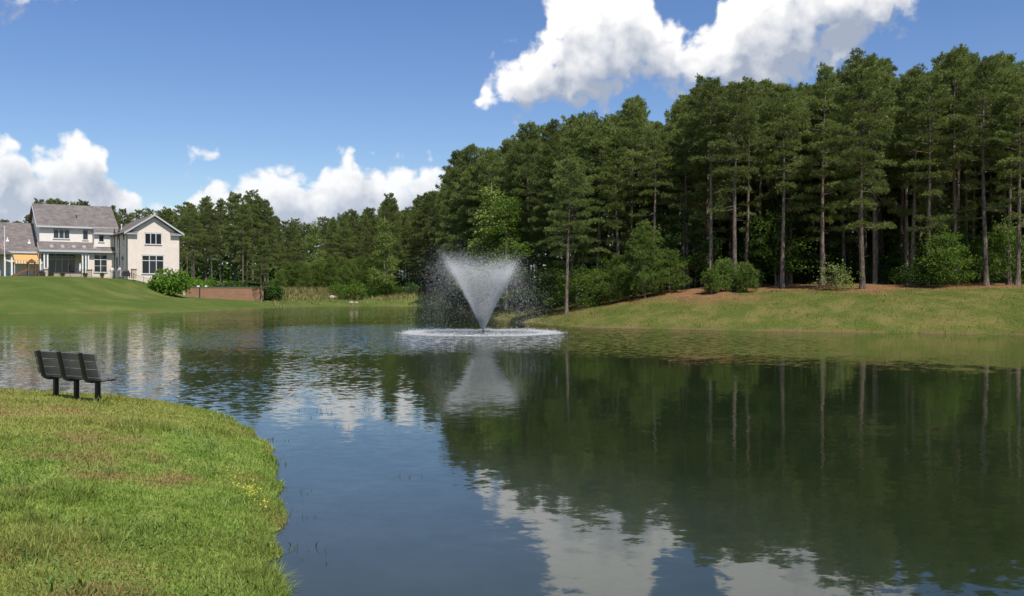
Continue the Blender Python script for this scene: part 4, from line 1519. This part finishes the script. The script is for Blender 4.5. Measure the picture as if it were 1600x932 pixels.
def person(u, w, rz, label, lean, armL, armR):
    """standing figure; armL/armR are elbow and wrist positions"""
    e = hthing('person', u, w, label, 'person', .0, None, rz)
    dx = lean
    J = dict(pel=(0, 0, .95), wst=(dx * .3, 0, 1.12), che=(dx * .8, 0, 1.34), nck=(dx, 0, 1.50), hd0=(dx * 1.1, 0, 1.60), hd1=(dx * 1.15, .0, 1.72),
             sL=(dx * .9, .18, 1.43), sR=(dx * .9, -.18, 1.43), eL=armL[0], wL=armL[1], eR=armR[0], wR=armR[1],
             hL=(0, .10, .92), kL=(.03, .12, .50), aL=(-.02, .12, .09), tL=(.14, .14, .04), hR=(0, -.10, .92), kR=(.02, -.12, .50), aR=(-.02, -.12, .09), tR=(.14, -.14, .04))
    names = list(J)
    idx = {k: i for i, k in enumerate(names)}
    pts = [J[k] for k in names]
    ed = [('pel', 'wst'), ('wst', 'che'), ('che', 'nck'), ('nck', 'hd0'), ('hd0', 'hd1'), ('che', 'sL'), ('che', 'sR'), ('sL', 'eL'), ('eL', 'wL'), ('sR', 'eR'), ('eR', 'wR'),
          ('pel', 'hL'), ('hL', 'kL'), ('kL', 'aL'), ('aL', 'tL'), ('pel', 'hR'), ('hR', 'kR'), ('kR', 'aR'), ('aR', 'tR')]
    rd = dict(pel=.13, wst=.12, che=.14, nck=.055, hd0=.085, hd1=.095, sL=.065, sR=.065, eL=.042, eR=.042, wL=.028, wR=.028, hL=.085, hR=.085, kL=.058, kR=.058, aL=.042, aR=.042, tL=.035, tR=.035)
    edges = [(idx[a], idx[b]) for a, b in ed]
    rad = [rd[k] for k in names]
    # hands: palm and five fingers continuing the wrist
    for sd, wr_, el in (('L', 'wL', 'eL'), ('R', 'wR', 'eR')):
        p, q = Vector(J[wr_]), Vector(J[el])
        d = (p - q).normalized()
        s_ = d.cross(Vector((0, 0, 1))).normalized() if abs(d.z) < .95 else Vector((0, 1, 0))
        pts.append(tuple(p + d * .07))
        rad.append((.035, .018))
        pi_ = len(pts) - 1
        edges.append((idx[wr_], pi_))
        for k in range(4):
            base = len(pts)
            o_ = s_ * (-.03 + .02 * k)
            pts += [tuple(p + d * .10 + o_), tuple(p + d * (.15 - .008 * abs(k - 1.5)) + o_ + Vector((.012, 0, -.012)))]
            rad += [.010, .008]
            edges += [(pi_, base), (base, base + 1)]
        base = len(pts)
        pts += [tuple(p + d * .05 + s_ * -.05), tuple(p + d * .09 + s_ * -.065)]
        rad += [.011, .009]
        edges += [(pi_, base), (base, base + 1)]
    body = skin('body', pts, edges, rad, M_SKIN, e, 1)
    tors = ['pel', 'wst', 'che', 'nck', 'sL', 'eL', 'sR', 'eR']
    sp = [J[k] for k in tors]
    sp[3] = tuple(Vector(J['che']) * .35 + Vector(J['nck']) * .65)
    ix = {k: i for i, k in enumerate(tors)}
    skin('shirt', sp, [(ix[a], ix[b]) for a, b in (('pel', 'wst'), ('wst', 'che'), ('che', 'nck'), ('che', 'sL'), ('sL', 'eL'), ('che', 'sR'), ('sR', 'eR'))], [.16, .155, .175, .085, .09, .062, .09, .062], M_SHIRT, e, 2)
    leg = ['pel', 'hL', 'kL', 'aL', 'hR', 'kR', 'aR']
    ix = {k: i for i, k in enumerate(leg)}
    skin('trousers', [J[k] for k in leg], [(ix[a], ix[b]) for a, b in (('pel', 'hL'), ('hL', 'kL'), ('kL', 'aL'), ('pel', 'hR'), ('hR', 'kR'), ('kR', 'aR'))], [.15, .11, .08, .07, .11, .08, .07], M_TROUSER, e, 2)
    h = Vector(J['hd1'])
    skin('hair', [tuple(h + Vector((-.02, 0, .035))), tuple(h + Vector((-.05, 0, -.05)))], [(0, 1)], [.105, .075], M_HAIR, e, 2)
    nose = MB().poly([tuple(h + Vector(v)) for v in ((.085, -.015, -.02), (.085, .015, -.02), (.09, 0, .02), (.12, 0, -.03))], [(0, 1, 3), (1, 2, 3), (2, 0, 3)])
    nose.build('nose', M_SKIN, e)
    for sy in (-.035, .035):
        c = h + Vector((.088, sy, .01))
        MB().box(c.x - .008, c.x + .008, c.y - .012, c.y + .012, c.z - .006, c.z + .006).build('eye', M_HAIR, e)
        MB().tube([J['aL' if sy > 0 else 'aR'], J['tL' if sy > 0 else 'tR']], [.055, .042], 8).build('shoe', M_SHOE, e)
    MB().box(h.x + .082, h.x + .094, -.025, .025, h.z - .065, h.z - .055).build('mouth', M_RED, e)


person(-2.6, -1.2, R(-70), 'person in white shirt and pale trousers standing on the terrace, one arm out', .05, ((.10, .30, 1.18), (.30, .26, 1.10)), ((.02, -.27, 1.16), (.12, -.28, .93)))
person(-1.35, -1.3, R(200), 'person in white leaning forward by the grill in front of the gabled wing', .14, ((.30, .24, 1.22), (.50, .16, 1.10)), ((.28, -.24, 1.18), (.46, -.18, 1.04)))

# ------------------------------------------------------------------ brick retaining wall at the foot of the lawn
WZ = 1.25
rw = empty('retaining_wall', (WALL_A[0], WALL_A[1], WZ), math.atan2(WALL_B[1] - WALL_A[1], WALL_B[0] - WALL_A[0]))
tag(rw, 'long low red brick retaining wall below the bushes', 'wall', kind='thing')
L = WALL_L
arc = [(L * t, -.35) for t in np.linspace(0, 1, 13)]
mb = MB()
for i in range(12):
    (a, ya), (b, yb) = arc[i], arc[i + 1]
    mb.poly([(a, ya, -.6), (b, yb, -.6), (b, yb + .4, -.6), (a, ya + .4, -.6), (a, ya, 2.0), (b, yb, 2.0), (b, yb + .4, 2.0), (a, ya + .4, 2.0)],
            [(0, 1, 5, 4), (2, 3, 7, 6), (4, 5, 6, 7)] + ([(3, 0, 4, 7)] if i == 0 else []) + ([(1, 2, 6, 5)] if i == 11 else []))
mb.build('brickwork', M_REDBRICK, rw)
for i in range(12):
    (a, ya), (b, yb) = arc[i], arc[i + 1]
    MB().poly([(a + .01, ya - .06, 2.003), (b - .01, yb - .06, 2.003), (b - .01, yb + .46, 2.003), (a + .01, ya + .46, 2.003), (a + .01, ya - .06, 2.13), (b - .01, yb - .06, 2.13), (b - .01, yb + .46, 2.13), (a + .01, ya + .46, 2.13)],
              [(0, 1, 5, 4), (1, 2, 6, 5), (2, 3, 7, 6), (3, 0, 4, 7), (4, 5, 6, 7), (3, 2, 1, 0)]).build('coping_stone', M_CAP, rw)
MB().box(-.48, -.003, -.5, .15, -.6, 2.12).build('end_pier', M_TAN, rw)
MB().tube([(2.6, -.43, -.3), (2.6, -.43, 2.0)], .09, 8).build('drain_pipe', M_DARKM, rw)
for a, s in ((2.5, .2), (3.9, .16)):
    p_ = rw.matrix_basis @ Vector((a, -.15, 2.131))
    e = empty('lantern', p_)
    tag(e, 'pale block lantern on the brick wall above the drain pipe' if a < 3 else 'smaller pale lantern on the brick wall, second from the end pier', 'lantern')
    MB().box(-s, s, -s * .6, s * .6, 0, .14).build('base', M_WHITEP, e)
    MB().prism([(-s, .143), (s, .143), (s * .5, .25), (-s * .5, .25)], 'y', -s * .5, s * .5).build('hood', M_WHITEP, e)

# ------------------------------------------------------------------ bench on the near bank
def plank_mat():
    m, nt, out = new_mat('grey recycled plank')
    tc = nt.new('ShaderNodeTexCoord')
    oi = nt.new('ShaderNodeObjectInfo')
    n = nt.noise(nt.vmath('MULTIPLY', tc.outputs['Object'], (2, 40, 40)), 1.0, 4, .6)
    c = nt.mix(n, (.085, .083, .088), (.165, .16, .165))
    c = nt.vmath('SCALE', c, scale=nt.maprange(oi.outputs['Random'], 0, 1, .85, 1.15, False))
    b = nt.new('ShaderNodeBsdfPrincipled')
    nt.put(b.inputs['Base Color'], c)
    b.inputs['Roughness'].default_value = .6
    nt.put(out.inputs[0], b.outputs[0])
    return m


M_PLANK = plank_mat()
M_BLACK = simple('black powder coated steel', (.012, .012, .013), .42, .15, 10)
bx_, by_ = -8.0, 17.7
bench = empty('park_bench', (bx_, by_, gz(bx_, by_) - .02), math.atan2(-.55, .83))
tag(bench, 'grey plank bench with black steel frame on the grass bank facing the pond', 'bench')
# local frame: x along the bench, +y the way the sitter faces, z up
LB = .96
for i in range(3):
    z = .475 + .148 * i
    y = -.235 - (z - .44) * .22
    sl_ = MB().poly([(-LB, -.022, -.066), (LB, -.022, -.066), (LB, .022, -.066), (-LB, .022, -.066), (-LB, -.022, .066), (LB, -.022, .066), (LB, .022, .066), (-LB, .022, .066)],
                    [(0, 3, 2, 1), (4, 5, 6, 7), (0, 1, 5, 4), (2, 3, 7, 6), (1, 2, 6, 5), (3, 0, 4, 7)]).build('back_slat', M_PLANK, bench, .007)
    sl_.location = (0, y + .045, z + .08)
    sl_.rotation_euler = (R(12.4), 0, 0)
for i in range(3):
    sl_ = MB().box(-LB, LB, -.066, .066, -.022, .022).build('seat_slat', M_PLANK, bench, .007)
    sl_.location = (0, -.09 + .148 * i, .452 + .012 * i)
    sl_.rotation_euler = (R(4), 0, 0)
for x in (-.66, 0, .66):
    fr = MB()
    path = [(-.385, .93), (-.35, .78), (-.315, .62), (-.29, .50), (-.255, .435), (-.19, .405), (-.05, .405), (.12, .415), (.30, .425)]
    w, t = .035, .024
    n = len(path)
    P = []
    for k, (y, z) in enumerate(path):
        a, b = path[max(k - 1, 0)], path[min(k + 1, n - 1)]
        d = Vector((b[0] - a[0], b[1] - a[1])).normalized()
        nn = Vector((-d.y, d.x))
        for sx, sn in ((-w, -t), (w, -t), (w, t), (-w, t)):
            P.append((x + sx, y + nn.x * sn, z + nn.y * sn))
    fs = [tuple(4 * k + j for j in q) if False else (4 * k + j, 4 * k + (j + 1) % 4, 4 * k + 4 + (j + 1) % 4, 4 * k + 4 + j) for k in range(n - 1) for j in range(4) for q in [0]]
    fr.poly(P, fs + [(3, 2, 1, 0), (4 * n - 4, 4 * n - 3, 4 * n - 2, 4 * n - 1)])
    f_ = fr.build('frame', M_BLACK, bench)
    MB().box(x - .037, x + .037, -.075, .0, -.25, .384).build('leg', M_BLACK, bench, .006)
    for i in range(3):
        z = .555 + .148 * i
        MB().tube([(x, -.275 - .22 * (z - .44) + .0, z), (x, -.255 - .22 * (z - .44), z)], .014, 6).build('bolt', M_PLANK, f_)

# ------------------------------------------------------------------ fountain
def drops_mat():
    m, nt, out = new_mat('falling water drops')
    d = nt.new('ShaderNodeBsdfDiffuse')
    d.inputs[0].default_value = (.95, .955, .96, 1)
    t = nt.new('ShaderNodeBsdfTranslucent')
    t.inputs[0].default_value = (.95, .955, .96, 1)
    mx = nt.new('ShaderNodeMixShader')
    mx.inputs[0].default_value = .35
    nt.put(mx.inputs[1], d.outputs[0])
    nt.put(mx.inputs[2], t.outputs[0])
    nt.put(out.inputs[0], mx.outputs[0])
    return m


M_DROP = drops_mat()


def drop_mesh(name, P, r, rng):
    n = len(P)
    T = np.array([(1, 1, 1), (1, -1, -1), (-1, 1, -1), (-1, -1, 1)], float) / math.sqrt(3)
    q = rng.normal(0, 1, (n, 4))
    q /= np.linalg.norm(q, axis=1, keepdims=True)
    a, b, c, d = q.T
    Rm = np.stack([np.stack([1 - 2 * (c * c + d * d), 2 * (b * c - a * d), 2 * (b * d + a * c)], -1), np.stack([2 * (b * c + a * d), 1 - 2 * (b * b + d * d), 2 * (c * d - a * b)], -1),
                   np.stack([2 * (b * d - a * c), 2 * (c * d + a * b), 1 - 2 * (b * b + c * c)], -1)], 1)
    V = P[:, None, :] + np.einsum('nij,kj->nki', Rm, T) * r[:, None, None]
    I = np.arange(n)[:, None] * 4
    Fq = np.concatenate([I + np.array([[0, 1, 2]]), I + np.array([[0, 3, 1]]), I + np.array([[0, 2, 3]]), I + np.array([[1, 3, 2]])], 0)
    return np_mesh(name, V.reshape(-1, 3), Fq, M_DROP, smooth=True)


def make_fountain():
    rng = np.random.default_rng(8)
    f = empty('fountain', (FOUNT[0], FOUNT[1], 0))
    tag(f, 'white V-shaped water fountain spraying from the middle of the pond', 'fountain')
    G = 9.81

    def jets(n, tmode, ang, dang, vz, dv):
        ph = rng.uniform(0, 2 * np.pi, n)
        gust = np.interp(ph, np.linspace(0, 2 * np.pi, 41), np.append(rng.normal(0, 1, 40), 0))
        v = vz * (1 + rng.normal(0, dv, n) + .012 * gust - .018 * np.cos(ph))
        an = np.tan(np.radians(ang + rng.normal(0, dang, n)))
        T = 2 * v / G
        if tmode == 'rise':
            t = T * .5 * rng.random(n) ** .95
        else:
            t = T * (.42 + .55 * rng.random(n) ** 1.45)
        r = an * v * t
        if tmode == 'rise':
            t = T * .5 * (1 - np.sqrt(1 - rng.random(n) ** .62 * .995))
            zz = v * t - .5 * G * t * t
            r = an * v * T * .5 * (.62 * zz / (v * v / (2 * G)) + .38 * 2 * t / T)
        z = v * t - .5 * G * t * t
        x, y = r * np.cos(ph), r * np.sin(ph)
        x -= .035 * z * t                    # a breath of wind
        s = (.015 + .03 * (t / T))
        return np.stack([x, y, z + .1], 1) + rng.normal(0, 1, (n, 3)) * s[:, None], t / T
    P1, t1 = jets(54000, 'rise', 14.8, 1.15, 8.75, .055)
    link('jet_spray', drop_mesh('jet_spray', P1, rng.uniform(.009, .018, len(P1)) * (1 + .3 * t1), rng), f)['kind'] = 'stuff'
    P2, t2 = jets(42000, 'fall', 13.6, 2.3, 8.7, .06)
    link('falling_spray', drop_mesh('falling_spray', P2, rng.uniform(.004, .0125, len(P2)) + .010 * (rng.random(len(P2)) < .06), rng), f)['kind'] = 'stuff'
    n = 17000
    ph = rng.uniform(0, 2 * np.pi, n)
    gst = np.interp(ph, np.linspace(0, 2 * np.pi, 61), np.append(rng.normal(0, 1, 60), 0))
    r = 4.3 + rng.normal(0, .33, n) + .16 * gst
    k = rng.random(n) < .10
    r[k] = np.sqrt(rng.uniform(.3, 16, k.sum()))
    P3 = np.stack([r * np.cos(ph) - .1, r * np.sin(ph), np.abs(rng.normal(0, .05, n)) * (1 + 1.2 * (rng.random(n) < .12)) * (1 + .3 * gst).clip(.3, 2) + .004], 1)
    link('splash_ring', drop_mesh('splash_ring', P3, rng.uniform(.010, .026, n), rng), f)['kind'] = 'stuff'
    MB().tube([(0, 0, -.3), (0, 0, .0), (0, 0, .03)], [.4, .4, .3], 20).build('float', M_BLACK, f)
    MB().tube([(0, 0, .032), (0, 0, .16)], [.12, .07], 12).build('nozzle', M_BLACK, f)


make_fountain()


# ------------------------------------------------------------------ grass
def blade_mat(name, zone):
    m, nt, out = new_mat(name)
    geo = nt.new('ShaderNodeNewGeometry')
    pos = geo.outputs['Position']
    near, n1, n2, n3 = grass_colour(nt, pos)
    if zone == 'near':
        c = near
    elif zone == 'bank':
        c = nt.mix(nt.maprange(n1, .38, .66), (.10, .123, .027), (.17, .155, .05))
        c = nt.mix(nt.maprange(n2, .6, .78), c, (.25, .18, .08))
    else:
        c = nt.mix(nt.attr('rnd'), (.14, .15, .05), (.34, .28, .14))
    r = nt.attr('rnd')
    c = nt.vmath('SCALE', c, scale=nt.maprange(r, 0, 1, .5, 1.65, False))
    dry = nt.maprange(nt.noise(pos, 260, 0, .5), .62, .70)
    c = nt.mix(nt.math('MULTIPLY', dry, .55), c, (.34, .27, .13))
    d = nt.new('ShaderNodeBsdfDiffuse')
    nt.put(d.inputs[0], c)
    t = nt.new('ShaderNodeBsdfTranslucent')
    nt.put(t.inputs[0], nt.vmath('MULTIPLY', c, (1.1, 1.15, .7)))
    mx = nt.new('ShaderNodeMixShader')
    mx.inputs[0].default_value = .38
    nt.put(mx.inputs[1], d.outputs[0])
    nt.put(mx.inputs[2], t.outputs[0])
    nt.put(out.inputs[0], mx.outputs[0])
    return m


def blades(name, x, y, h, w, mat, rng, z=None, lean=.45):
    n = len(x)
    z = terrain(x, y) if z is None else z
    th = rng.uniform(0, 2 * np.pi, n)
    ln = np.abs(rng.normal(0, lean, n)) + .12
    d = np.stack([np.cos(th) * ln, np.sin(th) * ln, np.ones(n)], 1)
    d /= np.linalg.norm(d, axis=1, keepdims=True)
    ph = rng.uniform(0, 2 * np.pi, n)
    s = np.stack([np.cos(ph), np.sin(ph), np.zeros(n)], 1) * (w * .5)[:, None]
    B = np.stack([x, y, z - .01], 1)
    M = B + d * (h * .55)[:, None]
    tip = B + d * h[:, None] + np.stack([np.cos(th), np.sin(th), -np.ones(n) * .5], 1) * (h * .28 * ln / .5)[:, None]
    V = np.stack([B - s, B + s, M + s * .8, M - s * .8, tip], 1).reshape(-1, 3)
    I = np.arange(n)[:, None] * 5
    Fq = np.concatenate([I + np.array([[0, 1, 2]]), I + np.array([[0, 2, 3]]), I + np.array([[3, 2, 4]])], 0)
    return np_mesh(name, V, Fq, mat, dict(rnd=np.repeat(rng.random(n), 5)))


def make_grass():
    rng = np.random.default_rng(17)
    N = 400000
    r = np.exp(rng.uniform(math.log(5.2), math.log(27), N))
    a = np.radians(rng.uniform(-31.5, -4, N))
    x, y = r * np.sin(a), r * np.cos(a)
    s = sdf(POND_NEAR, x, y) + (vnoise(x, y, 2.2, 5) - .5) * .30 + (vnoise(x, y, 5.0, 6) - .5) * .14
    ok = s > -.03
    x, y, s, r = x[ok], y[ok], s[ok], r[ok]
    # tussocks of longer grass, thin worn spots, a taller fringe along the water
    tuss = sstep(.70, .86, vnoise(x, y, 1.1, 21)) * sstep(.35, .7, vnoise(x, y, 4.0, 22))
    worn = sstep(.66, .80, vnoise(x, y, .8, 23))
    keep = rng.random(len(x)) > worn * .45
    x, y, s, r, tuss = x[keep], y[keep], s[keep], r[keep], tuss[keep]
    h = rng.uniform(.025, .07, len(x)) * (1 + 2.0 * tuss) + .08 * np.exp(-np.abs(s - .12) / .15) * rng.random(len(x))
    w = rng.uniform(.004, .0075, len(x)) * (1 + r / 22)
    o = link('grass', blades('grass', x, y, h, w, blade_mat('grass blades', 'near'), rng, terrain(x, y, False, POND_NEAR), .6))
    tag(o, 'rough green and dry grass covering the near bank', 'grass', kind='stuff')
    # coarser turf on the bank under the woods
    N = 90000
    Y = rng.uniform(54, 130, N)
    u = rng.uniform(690, 1660, N)
    x, y = (u - 800) / F * Y, Y
    s = sdf(POND, x, y)
    sw = sdf(WOOD, x, y)
    ok = (s > .1) & (sw > -1.5 + 5 * (vnoise(x, y, .35, 9) - .5) * 0) & (rng.random(N) < np.clip(sw / 3 + .25, .06, 1))
    x, y, s = x[ok], y[ok], s[ok]
    t = sstep(.6, .85, vnoise(x, y, .8, 31))
    h = rng.uniform(.05, .12, len(x)) * (1 + .9 * t) + .12 * np.exp(-s / .3) * rng.random(len(x))
    o = link('bank_grass', blades('bank_grass', x, y, h, rng.uniform(.02, .04, len(x)), blade_mat('bank grass blades', 'bank'), rng, None, .6))
    tag(o, 'coarse olive grass on the bank between woods and water', 'grass', kind='stuff')
    # rank growth at the far end of the pond
    N = 26000
    u = rng.uniform(425, 722, N)
    Y = rng.uniform(152, 198, N)
    x, y = (u - 800) / F * Y, Y
    s = sdf(POND, x, y)
    ok = (s > .2) & (rng.random(N) < sstep(2.0, 9.0, s) * .9 + .12)
    x, y, s = x[ok], y[ok], s[ok]
    h = rng.uniform(.3, .8, len(x)) * (1 + .9 * sstep(8, 14, s))
    o = link('reeds', blades('reeds', x, y, h, rng.uniform(.05, .10, len(x)), blade_mat('dry reeds', 'reed'), rng, None, .35))
    tag(o, 'tall tan and green weeds on the far bank below the thicket', 'reeds', kind='stuff')


make_grass()


def near_details():
    rng = np.random.default_rng(29)
    # thin stalks standing in the shallows off the near bank
    spots = [(425, 686), (433, 690), (440, 692), (447, 712), (452, 728), (449, 752), (455, 770), (452, 800), (458, 812), (462, 641), (492, 640), (512, 646), (540, 668), (452, 850), (462, 862), (470, 880), (625, 747), (631, 746), (480, 655), (560, 640)]
    X, Yv = [], []
    for (u, v) in spots:
        x, y = W(u, v)
        k = int(rng.integers(3, 8))
        X += list(x + rng.normal(0, .06 + .006 * y, k))
        Yv += list(y + rng.normal(0, .08, k))
    X, Yv = np.array(X), np.array(Yv)
    m = simple('dark wet stalks', (.06, .07, .025), .7, .3, 9)
    o = link('water_weeds', blades('water_weeds', X, Yv, rng.uniform(.05, .13, len(X)), rng.uniform(.008, .013, len(X)), m, rng, np.full(len(X), -.02), .35))
    tag(o, 'thin dark weed stalks poking out of the shallows', 'weeds', kind='stuff')
    # leafy clumps of coarse weed in the lawn
    m2, nt, out = new_mat('weed leaves')
    c = nt.mix(nt.attr('rnd'), (.10, .17, .045), (.20, .26, .08))
    d = nt.new('ShaderNodeBsdfDiffuse')
    nt.put(d.inputs[0], c)
    nt.put(out.inputs[0], d.outputs[0])
    X, Yv = [], []
    for (u, v) in [(125, 888), (150, 895), (100, 882), (180, 815), (195, 800), (360, 850), (355, 835), (275, 705), (340, 680), (325, 672), (20, 745), (35, 750), (250, 780), (375, 735), (160, 720), (70, 700), (220, 650), (300, 660), (90, 800), (40, 860), (400, 780), (385, 905)]:
        Y = (EYE - .56) * F / (v - HOR)
        x = at(u, Y)
        k = 34
        X += list(x + rng.normal(0, .16, k))
        Yv += list(Y + rng.normal(0, .16, k))
    X, Yv = np.array(X), np.array(Yv)
    o = link('weed_clumps', blades('weed_clumps', X, Yv, rng.uniform(.09, .2, len(X)), rng.uniform(.008, .016, len(X)), m2, rng, None, .9))
    tag(o, 'clumps of longer coarse grass dotted over the near bank', 'weeds', kind='stuff')
    # clover leaves low in the turf
    n = 16000
    r = np.exp(rng.uniform(math.log(5.3), math.log(16), n))
    a = np.radians(rng.uniform(-31, -6, n))
    x, y = r * np.sin(a), r * np.cos(a)
    ok = (sdf(POND, x, y) > .15) & (vnoise(x, y, .9, 41) > .5)
    x, y = x[ok], y[ok]
    C = np.stack([x, y, terrain(x, y) + rng.uniform(.02, .05, len(x))], 1)
    o = link('clover_leaves', leaf_mesh('clover_leaves', C, np.tile(np.array([0, 0, 1.0]), (len(C), 1)), rng, .026, leaf_mat('clover', (.10, .19, .04), (.17, .27, .06), .3), 1.4))
    tag(o, 'low clover leaves growing through the near grass', 'clover', kind='stuff')
    # a streak of small yellow flowers and scattered pale ones
    m3, nt, out = new_mat('yellow petals')
    d = nt.new('ShaderNodeBsdfDiffuse')
    nt.put(d.inputs[0], nt.mix(nt.attr('rnd'), (.50, .42, .03), (.62, .54, .06)))
    nt.put(out.inputs[0], d.outputs[0])
    t = rng.random(110)
    u = 368 + 52 * t + rng.normal(0, 8, 110)
    v = 728 + 26 * t + rng.normal(0, 6, 110)
    Y = (EYE - .42) * F / (v - HOR)
    x = (u - 800) / F * Y
    ok = sdf(POND, x, Y) > .1
    x, Y = x[ok], Y[ok]
    C = np.stack([x, Y, terrain(x, Y) + rng.uniform(.05, .10, len(x))], 1)
    o = link('yellow_flower_petals', leaf_mesh('yellow_flower_petals', C, np.tile(np.array([0, -.4, 1.0]), (len(C), 1)), rng, .02, m3, 1.0))
    tag(o, 'streak of tiny yellow flowers near the water edge of the near bank', 'flowers', kind='stuff')
    # little stones on the far shore
    ms = simple('pale stone', (.42, .34, .27), .85, .25, 6)
    rg = np.random.default_rng(3)
    for i, (u, v, s, lab) in enumerate([(549, 475.2, .45, 'small orange-tan rock at the water edge of the far bank'), (557, 475.3, .36, 'small pale rock next to the orange-tan one at the far water edge'), (519, 468, .8, 'tan boulder among the weeds on the far bank')]):
        Y = 176.8 if v > 470 else 181
        x = at(u, Y)
        mb = MB()
        k = 9
        rings = [(-.3, .7), (.05, 1.0), (.35, .85), (.6, .45)]
        P = [(math.cos(6.283 * j / k) * rr_ * s * rg.uniform(.8, 1.15), math.sin(6.283 * j / k) * rr_ * s * .8 * rg.uniform(.8, 1.15), z_ * s * rg.uniform(.9, 1.1)) for z_, rr_ in rings for j in range(k)] + [(0, 0, .72 * s)]
        fs = [(a * k + j, a * k + (j + 1) % k, (a + 1) * k + (j + 1) % k, (a + 1) * k + j) for a in range(3) for j in range(k)] + [(3 * k + j, 3 * k + (j + 1) % k, 4 * k) for j in range(k)]
        o = mb.poly(P, fs).build('rock', ms)
        o.location = (x, Y, gz(x, Y))
        tag(o, lab, 'rock')


near_details()
